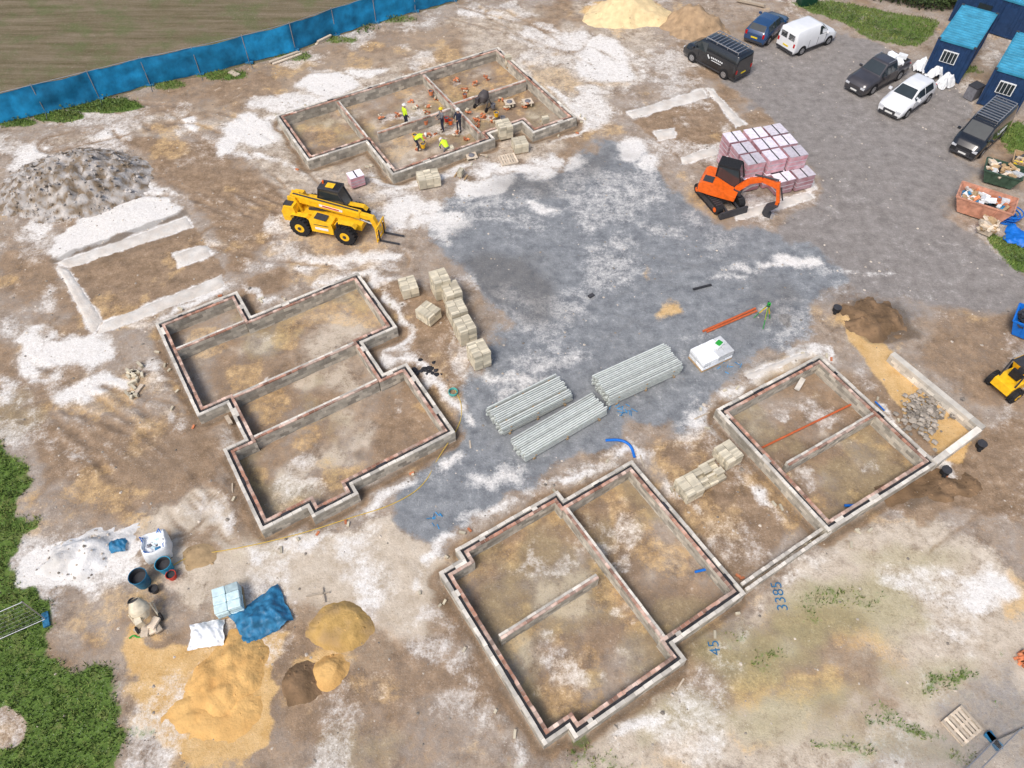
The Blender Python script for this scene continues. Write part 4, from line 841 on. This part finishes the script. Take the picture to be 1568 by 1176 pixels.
# ------------------------------------------------------------------ people
def person(u,v,rz,pose,top,leg,hatm):
    J={'pel':(0,0,.95,.145),'spi':(0,.01,1.18,.135),'che':(0,.0,1.38,.15),'nek':(0,.01,1.51,.062),'hd0':(0,.02,1.59,.085),'hd1':(0,.03,1.68,.098),'hd2':(0,.02,1.75,.075)}
    for s,k in(('L',1),('R',-1)):
        J.update({'hip'+s:(.1*k,0,.88,.10),'kne'+s:(.12*k,.03,.50,.065),'ank'+s:(.13*k,-.02,.10,.048),'toe'+s:(.14*k,.15,.05,.045),'sho'+s:(.19*k,0,1.42,.07),'elb'+s:(.26*k,-.02,1.13,.048),'wri'+s:(.27*k,.10,.90,.034),'pal'+s:(.27*k,.14,.83,.036)})
    if pose=='bend':
        J.update({'pel':(0,-.2,.88,.145),'spi':(0,-.02,1.03,.14),'che':(0,.2,1.08,.15),'nek':(0,.34,1.08,.062),'hd0':(0,.41,1.07,.085),'hd1':(0,.49,1.05,.098),'hd2':(0,.55,1.03,.075)})
        for s,k in(('L',1),('R',-1)): J.update({'hip'+s:(.1*k,-.18,.82,.10),'kne'+s:(.14*k,.0,.46,.065),'ank'+s:(.16*k,-.12,.10,.048),'toe'+s:(.17*k,.06,.05,.045),'sho'+s:(.19*k,.22,1.05,.07),'elb'+s:(.24*k,.33,.78,.048),'wri'+s:(.16*k,.42,.54,.034),'pal'+s:(.14*k,.45,.46,.036)})
    if pose=='work':
        for s,k in(('L',1),('R',-1)): J.update({'elb'+s:(.25*k,.12,1.16,.048),'wri'+s:(.16*k,.34,1.1,.034),'pal'+s:(.13*k,.42,1.1,.036)})
    E=[('pel','spi'),('spi','che'),('che','nek'),('nek','hd0'),('hd0','hd1'),('hd1','hd2')]
    for s in'LR': E+=[('pel','hip'+s),('hip'+s,'kne'+s),('kne'+s,'ank'+s),('ank'+s,'toe'+s),('che','sho'+s),('sho'+s,'elb'+s),('elb'+s,'wri'+s),('wri'+s,'pal'+s)]
    names=list(J); me=bpy.data.meshes.new('p'); me.from_pydata([J[k][:3] for k in names],[(names.index(a),names.index(b)) for a,b in E],[])
    ob=bpy.data.objects.new('p',me); scene.collection.objects.link(ob); ob.modifiers.new('s','SKIN')
    for i,k in enumerate(names): me.skin_vertices[0].data[i].radius=(J[k][3],)*2
    me.skin_vertices[0].data[names.index('pel')].use_root=True
    sb=ob.modifiers.new('ss','SUBSURF'); sb.levels=1; dg=bpy.context.evaluated_depsgraph_get(); m2=bpy.data.meshes.new_from_object(ob.evaluated_get(dg)); bpy.data.objects.remove(ob)
    def col(a,b):
        if a in('nek','hd0','hd1') or a.startswith('wri'): return skin
        if a.startswith(('hip','kne')) or b.startswith('hip'): return leg
        if a.startswith('ank'): return boot
        if a.startswith('elb'): return navyc
        return top
    segs=[(Vector(J[a][:3]),Vector(J[b][:3]),col(a,b)) for a,b in E]
    mb=MB(); vs=[tuple(v.co) for v in m2.vertices]; groups={}
    for f in m2.polygons:
        c=f.center; best=min(segs,key=lambda s:(c-(s[0]+(s[1]-s[0])*max(0,min(1,(c-s[0]).dot(s[1]-s[0])/max((s[1]-s[0]).length_squared,1e-6))))).length)
        groups.setdefault(best[2],[]).append(tuple(f.vertices))
    mb.v=vs; mb.t=[.5]*len(vs)
    for m,fs in groups.items():
        i=mb.mi(m)
        for f in fs: mb.f.append(f); mb.m.append(i); mb.s.append(True)
    h=Vector(J['hd1'][:3]); up=(Vector(J['hd2'][:3])-Vector(J['hd0'][:3])).normalized(); fw=Vector((0,1,0)) if pose!='bend' else Vector((0,.1,-1))
    c=h+up*.05; mb.ball(c,.125,hatm,n=14,k=8,sc=(1,1.12,.85) if pose!='bend' else (1,.8,1.1)); mb.cyl(c-up*.01,c+up*.004,.155,hatm,n=14)
    f0=h+fw*.095-up*.02
    mb.ball(f0,.018,skin,n=6,k=4)
    for k in(1,-1): mb.ball(h+fw*.088+Vector((.034*k,0,0))+up*.0,.012,cav,n=6,k=4); mb.ball(h+Vector((.095*k,0,0))-up*.02,.022,skin,n=6,k=4,sc=(.5,1,1.2))
    mb.box(h+fw*.09-up*.055,(.04,.01,.01),terr)
    for s,k in(('L',1),('R',-1)):
        w=Vector(J['wri'+s][:3]);p=Vector(J['pal'+s][:3]); d=(p-w).normalized(); a=d.cross(Vector((1,0,0))).normalized(); sd=d.cross(a)
        for q,ln in enumerate((.07,.08,.075,.06)):
            o_=p+sd*((q-1.5)*.019)+d*.02; k1=o_+d*ln*.6; k2=k1+(d*.6-a*.6).normalized()*ln*.5; mb.cyl(o_,k1,.0095,skin,r1=.009,n=6); mb.cyl(k1,k2,.009,skin,r1=.007,n=6)
        o_=p+sd*.03*k-d*.02; mb.cyl(o_,o_+(sd*k+d).normalized()*.06,.011,skin,r1=.009,n=6)
    x,y=G(u,v); mb.obj('construction_worker',(x,y,gz(x,y)-.01),rz)
person(622,190,-.9,'stand',hiviz,navyc,hat); person(703,197,2.6,'work',navyc,navyc,hat); person(683,236,.6,'bend',hiviz,greyc,hat); person(641,224,-1.2,'bend',hiviz,navyc,hat); person(678,196,2.0,'work',greyc,navyc,plate)
# ------------------------------------------------------------------ fences
fp=[(-120,222),(-50,204),(0,190),(105,165),(215,135),(330,110),(440,82),(545,44),(700,0),(860,-42)]
mb=MB(); W=[Vector((*G(*p),0)) for p in fp]; pts=[]; 
for a,b in zip(W[:-1],W[1:]):
    k=max(1,int((b-a).length/.35)); pts+=[a.lerp(b,i/k) for i in range(k)]
pts.append(W[-1]); vs=[]
rows=7
for i,p in enumerate(pts):
    d=(pts[min(i+1,len(pts)-1)]-pts[max(i-1,0)]).normalized(); nn=Vector((-d.y,d.x,0)); ph=(i%10)/10
    for j in range(rows):
        z=.05+2.05*j/(rows-1)-.10*math.sin(ph*math.pi)*(j/(rows-1)); w=.16*(fb1(i*.25,j*.6,1,3,5)-.5)*2+.03*math.sin(i*1.7)
        vs.append(tuple(p+nn*w+Vector((0,0,z))))
fs=[(i*rows+j,(i+1)*rows+j,(i+1)*rows+j+1,i*rows+j+1) for i in range(len(pts)-1) for j in range(rows-1)]
mb.add(vs,fs,net,.5,True)
for i in range(0,len(pts),10):
    p=pts[i]; mb.cyl(p,p+Vector((0,0,2.2)),.03,chrome,n=6); mb.box(p+Vector((0,0,.07)),(.6,.22,.14),bluetarp)
    if i+1<len(pts): d=(pts[i+1]-p).normalized(); mb.cyl(p+Vector((0,0,.1)),p+Vector((d.y*.9,-d.x*.9,.05)),.02,chrome,n=5)
for i in range(0,len(pts)-10,10): mb.cyl(pts[i]+Vector((0,0,2.1)),pts[i+10]+Vector((0,0,2.1)),.02,chrome,n=5)
for i in range(len(vs)): mb.t[i]=.5+.35*math.sin((i//rows)//10*2.4)
mb.obj('blue_mesh_fence')
def heras(px,name='temporary_fence'):
    mb=MB(); W=[Vector((*G(*p),0)) for p in px]
    for a,b in zip(W[:-1],W[1:]):
        for z in(.15,1.95): mb.cyl(a+Vector((0,0,z)),b+Vector((0,0,z)),.022,chrome,n=6)
        for p in(a,b): mb.cyl(p,p+Vector((0,0,2.0)),.025,chrome,n=6); mb.box(p+Vector((0,0,.07)),(.65,.24,.14),bluetarp,ang(a,b)+1.57)
        L_=(b-a).length; k=int(L_/.12)
        for i in range(k): q=a.lerp(b,i/k); mb.cyl(q+Vector((0,0,.15)),q+Vector((0,0,1.95)),.004,chrome,n=3,caps=False)
        for z in np.arange(.3,1.95,.28): mb.cyl(a+Vector((0,0,z)),b+Vector((0,0,z)),.004,chrome,n=3,caps=False)
    mb.obj(name)
heras([(-110,1030),(72,950)]); heras([(1440,1215),(1520,1135),(1640,1085)])
mb=MB()
for k in range(14): mb.box((random.uniform(-.2,.2),random.uniform(-.3,.3),.04+.07*(k//5)),(.22,.105,.068),terr,random.uniform(-.3,.3),random.random())
mb.obj('brick_stack',(*G(1566,1012),0),.4)
# ------------------------------------------------------------------ site cabins
def cabin(u,v,rz,L_=6.0,W_=2.45,H_=2.6,win=True):
    mb=MB()
    def corr(p0,p1,z0,z1,nrm,m,step=.14,dep=.035):
        p0=Vector(p0);p1=Vector(p1);L2=(p1-p0).length;d=(p1-p0).normalized();nrm=Vector(nrm);vs=[];k=int(L2/(step*2));st=L2/k
        prof=[(0,0),(.3,0),(.5,1),(.8,1)]
        q=[(i+f)*st for i in range(k) for f,_ in prof]+[L2]; w=[g for i in range(k) for _,g in prof]+[0]
        for a,b in zip(q,w): c=p0+d*a-nrm*dep*b; vs+=[(c.x,c.y,z0),(c.x,c.y,z1)]
        mb.add(vs,[(2*i,2*i+2,2*i+3,2*i+1) for i in range(len(q)-1)],m)
    w=W_/2
    corr((-L_,-w,0),(0,-w,0),.15,H_-.1,(0,-1,0),bluec); corr((-L_,w,0),(0,w,0),.15,H_-.1,(0,1,0),bluec); corr((0,-w,0),(0,w,0),.15,H_-.1,(1,0,0),bluec); corr((-L_,-w,0),(-L_,w,0),.15,H_-.1,(-1,0,0),bluec)
    k=int(L_/.36); st=L_/k; vs=[]
    for i in range(k):
        for f,g in((0,0),(.35,0),(.5,1),(.85,1)): x=-L_+(i+f)*st; vs+=[(x,-w,H_-.03+g*.04),(x,w,H_-.03+g*.04)]
    vs+=[(0,-w,H_-.03),(0,w,H_-.03)]; mb.add(vs,[(2*i,2*i+2,2*i+3,2*i+1) for i in range(len(vs)//2-1)],blueroof)
    for i in range(k): mb.box((-L_+(i+.67)*st,0,H_+.014),(st*.25,W_-.1,.006),blueroof,tint=1)
    for y in(-w,w):
        mb.beam((-L_,y,.1),(0,y,.1),.12,.14,bluec); mb.beam((-L_,y,H_-.04),(0,y,H_-.04),.1,.12,blueroof)
    for x in(-L_,0):
        mb.beam((x,-w,.1),(x,w,.1),.12,.14,bluec); mb.beam((x,-w,H_-.045),(x,w,H_-.045),.1,.12,blueroof)
        for y in(-w,w): mb.beam((x,y,0),(x,y,H_+.02),.16,.16,bluec); mb.box((x,y,H_+.02),(.2,.2,.06),dark)
    mb.box((.03,-.1,1.55),(.08,1.05,.85),whitep); mb.box((.06,-.1,1.55),(.06,.93,.73),glass)
    for q in(-.35,-.1,.15): mb.beam((.11,q,1.15),(.11,q,1.95),.03,.03,whitep)
    mb.box((-2.2,-w-.02,1.15),(.95,.06,2.0),bluec); mb.box((-4,-w-.02,1.5),(1.0,.08,.75),glass)
    mb.obj('site_cabin',(*G(u,v),0.05),rz)
rzc=heading((1500,8),(1457,72),2.6)
cabin(1440,120,rzc); cabin(1524,168,rzc); cabin(1500,30,rzc+.1,4); cabin(1580,60,rzc+1.5,6)
mb=MB(); mb.box((0,0,.5),(.9,.7,.9),greyc); mb.box((0,0,.98),(.95,.75,.06),dark); mb.cyl((.3,-.36,.5),(.3,-.37,.5),.1,dark); mb.obj('generator',(*G(1486,150),0),.6)
mb=MB(); mb.box((0,0,.5),(1.4,.9,1.0),M('toolbox_green',(.01,.05,.03),.5)); mb.box((0,0,1.03),(1.46,.96,.06),dark); mb.box((0,-.47,.8),(.2,.04,.1),chrome); mb.obj('tool_store_box',(*G(1234,6),0),.2)
# ------------------------------------------------------------------ hedge
mb=MB(); hp=smooth([(*G(1225,-22),0),(*G(1300,-14),0),(*G(1380,2),0),(*G(1432,14),0),(*G(1500,-6),0),(*G(1620,-10),0)],2)
for a,b in zip(hp[:-1],hp[1:]):
    Ls=(b-a).length
    for _ in range(int(Ls*620)):
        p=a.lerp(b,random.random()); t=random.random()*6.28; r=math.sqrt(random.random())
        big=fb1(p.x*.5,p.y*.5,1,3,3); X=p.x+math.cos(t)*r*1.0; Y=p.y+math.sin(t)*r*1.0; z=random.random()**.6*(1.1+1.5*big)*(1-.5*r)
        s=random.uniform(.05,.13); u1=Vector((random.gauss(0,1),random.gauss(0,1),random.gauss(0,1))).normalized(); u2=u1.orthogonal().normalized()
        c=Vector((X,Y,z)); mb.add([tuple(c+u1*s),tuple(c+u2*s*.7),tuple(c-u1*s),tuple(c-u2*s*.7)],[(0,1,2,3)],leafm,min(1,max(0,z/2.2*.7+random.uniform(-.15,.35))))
for k in range(0,len(hp)-1):
    p=hp[k]; mb.cyl(p,p+Vector((.1,.1,1.0)),.06,timber,r1=.02,n=6)
mb.obj('hedge')
mb=MB()
for (u,v) in [(30,188),(110,172),(150,165),(180,158),(600,28),(560,46),(1250,12),(1300,30),(1340,40),(1370,52),(1280,18),(1395,60),(1560,400)]:
    x,y=G(u,v)
    for _ in range(90):
        c=Vector((x+random.gauss(0,.45),y+random.gauss(0,.35),random.random()*.35)); s=random.uniform(.04,.1); u1=Vector((random.gauss(0,1),random.gauss(0,1),random.gauss(0,1))).normalized(); u2=u1.orthogonal().normalized()
        mb.add([tuple(c+u1*s),tuple(c+u2*s*.6),tuple(c-u1*s),tuple(c-u2*s*.6)],[(0,1,2,3)],leafm,random.uniform(.4,1))
mb.obj('weeds')
# ------------------------------------------------------------------ light, camera
w=bpy.data.worlds.new('World'); scene.world=w; w.use_nodes=True; wn=w.node_tree; sk=wn.nodes.new('ShaderNodeTexSky'); sk.sky_type='NISHITA'; sk.sun_disc=False
EL=math.radians(55); AZ=math.radians(215)
sk.sun_elevation=EL; sk.sun_rotation=AZ; sk.air_density=1.0; sk.dust_density=4.0; wn.links.new(sk.outputs[0],wn.nodes['Background'].inputs[0]); wn.nodes['Background'].inputs[1].default_value=.15
sd=bpy.data.lights.new('sun','SUN'); sd.energy=2.1; sd.angle=math.radians(22); sd.color=(1,.96,.91); so=bpy.data.objects.new('sun',sd); scene.collection.objects.link(so)
dirv=Vector((math.sin(AZ)*math.cos(EL),math.cos(AZ)*math.cos(EL),math.sin(EL))); so.rotation_euler=dirv.to_track_quat('Z','Y').to_euler(); so.location=dirv*100
cd=bpy.data.cameras.new('camera'); cam=bpy.data.objects.new('camera',cd); scene.collection.objects.link(cam); cam.location=(0,0,CAMH); cam.rotation_euler=(math.pi/2-PITCH,0,0); cd.sensor_width=36; cd.lens=36*FPX/1568; cd.clip_end=6000; cd.clip_start=.5
scene.camera=cam
scene.view_settings.view_transform='Standard'; scene.view_settings.look='None'; scene.view_settings.exposure=0
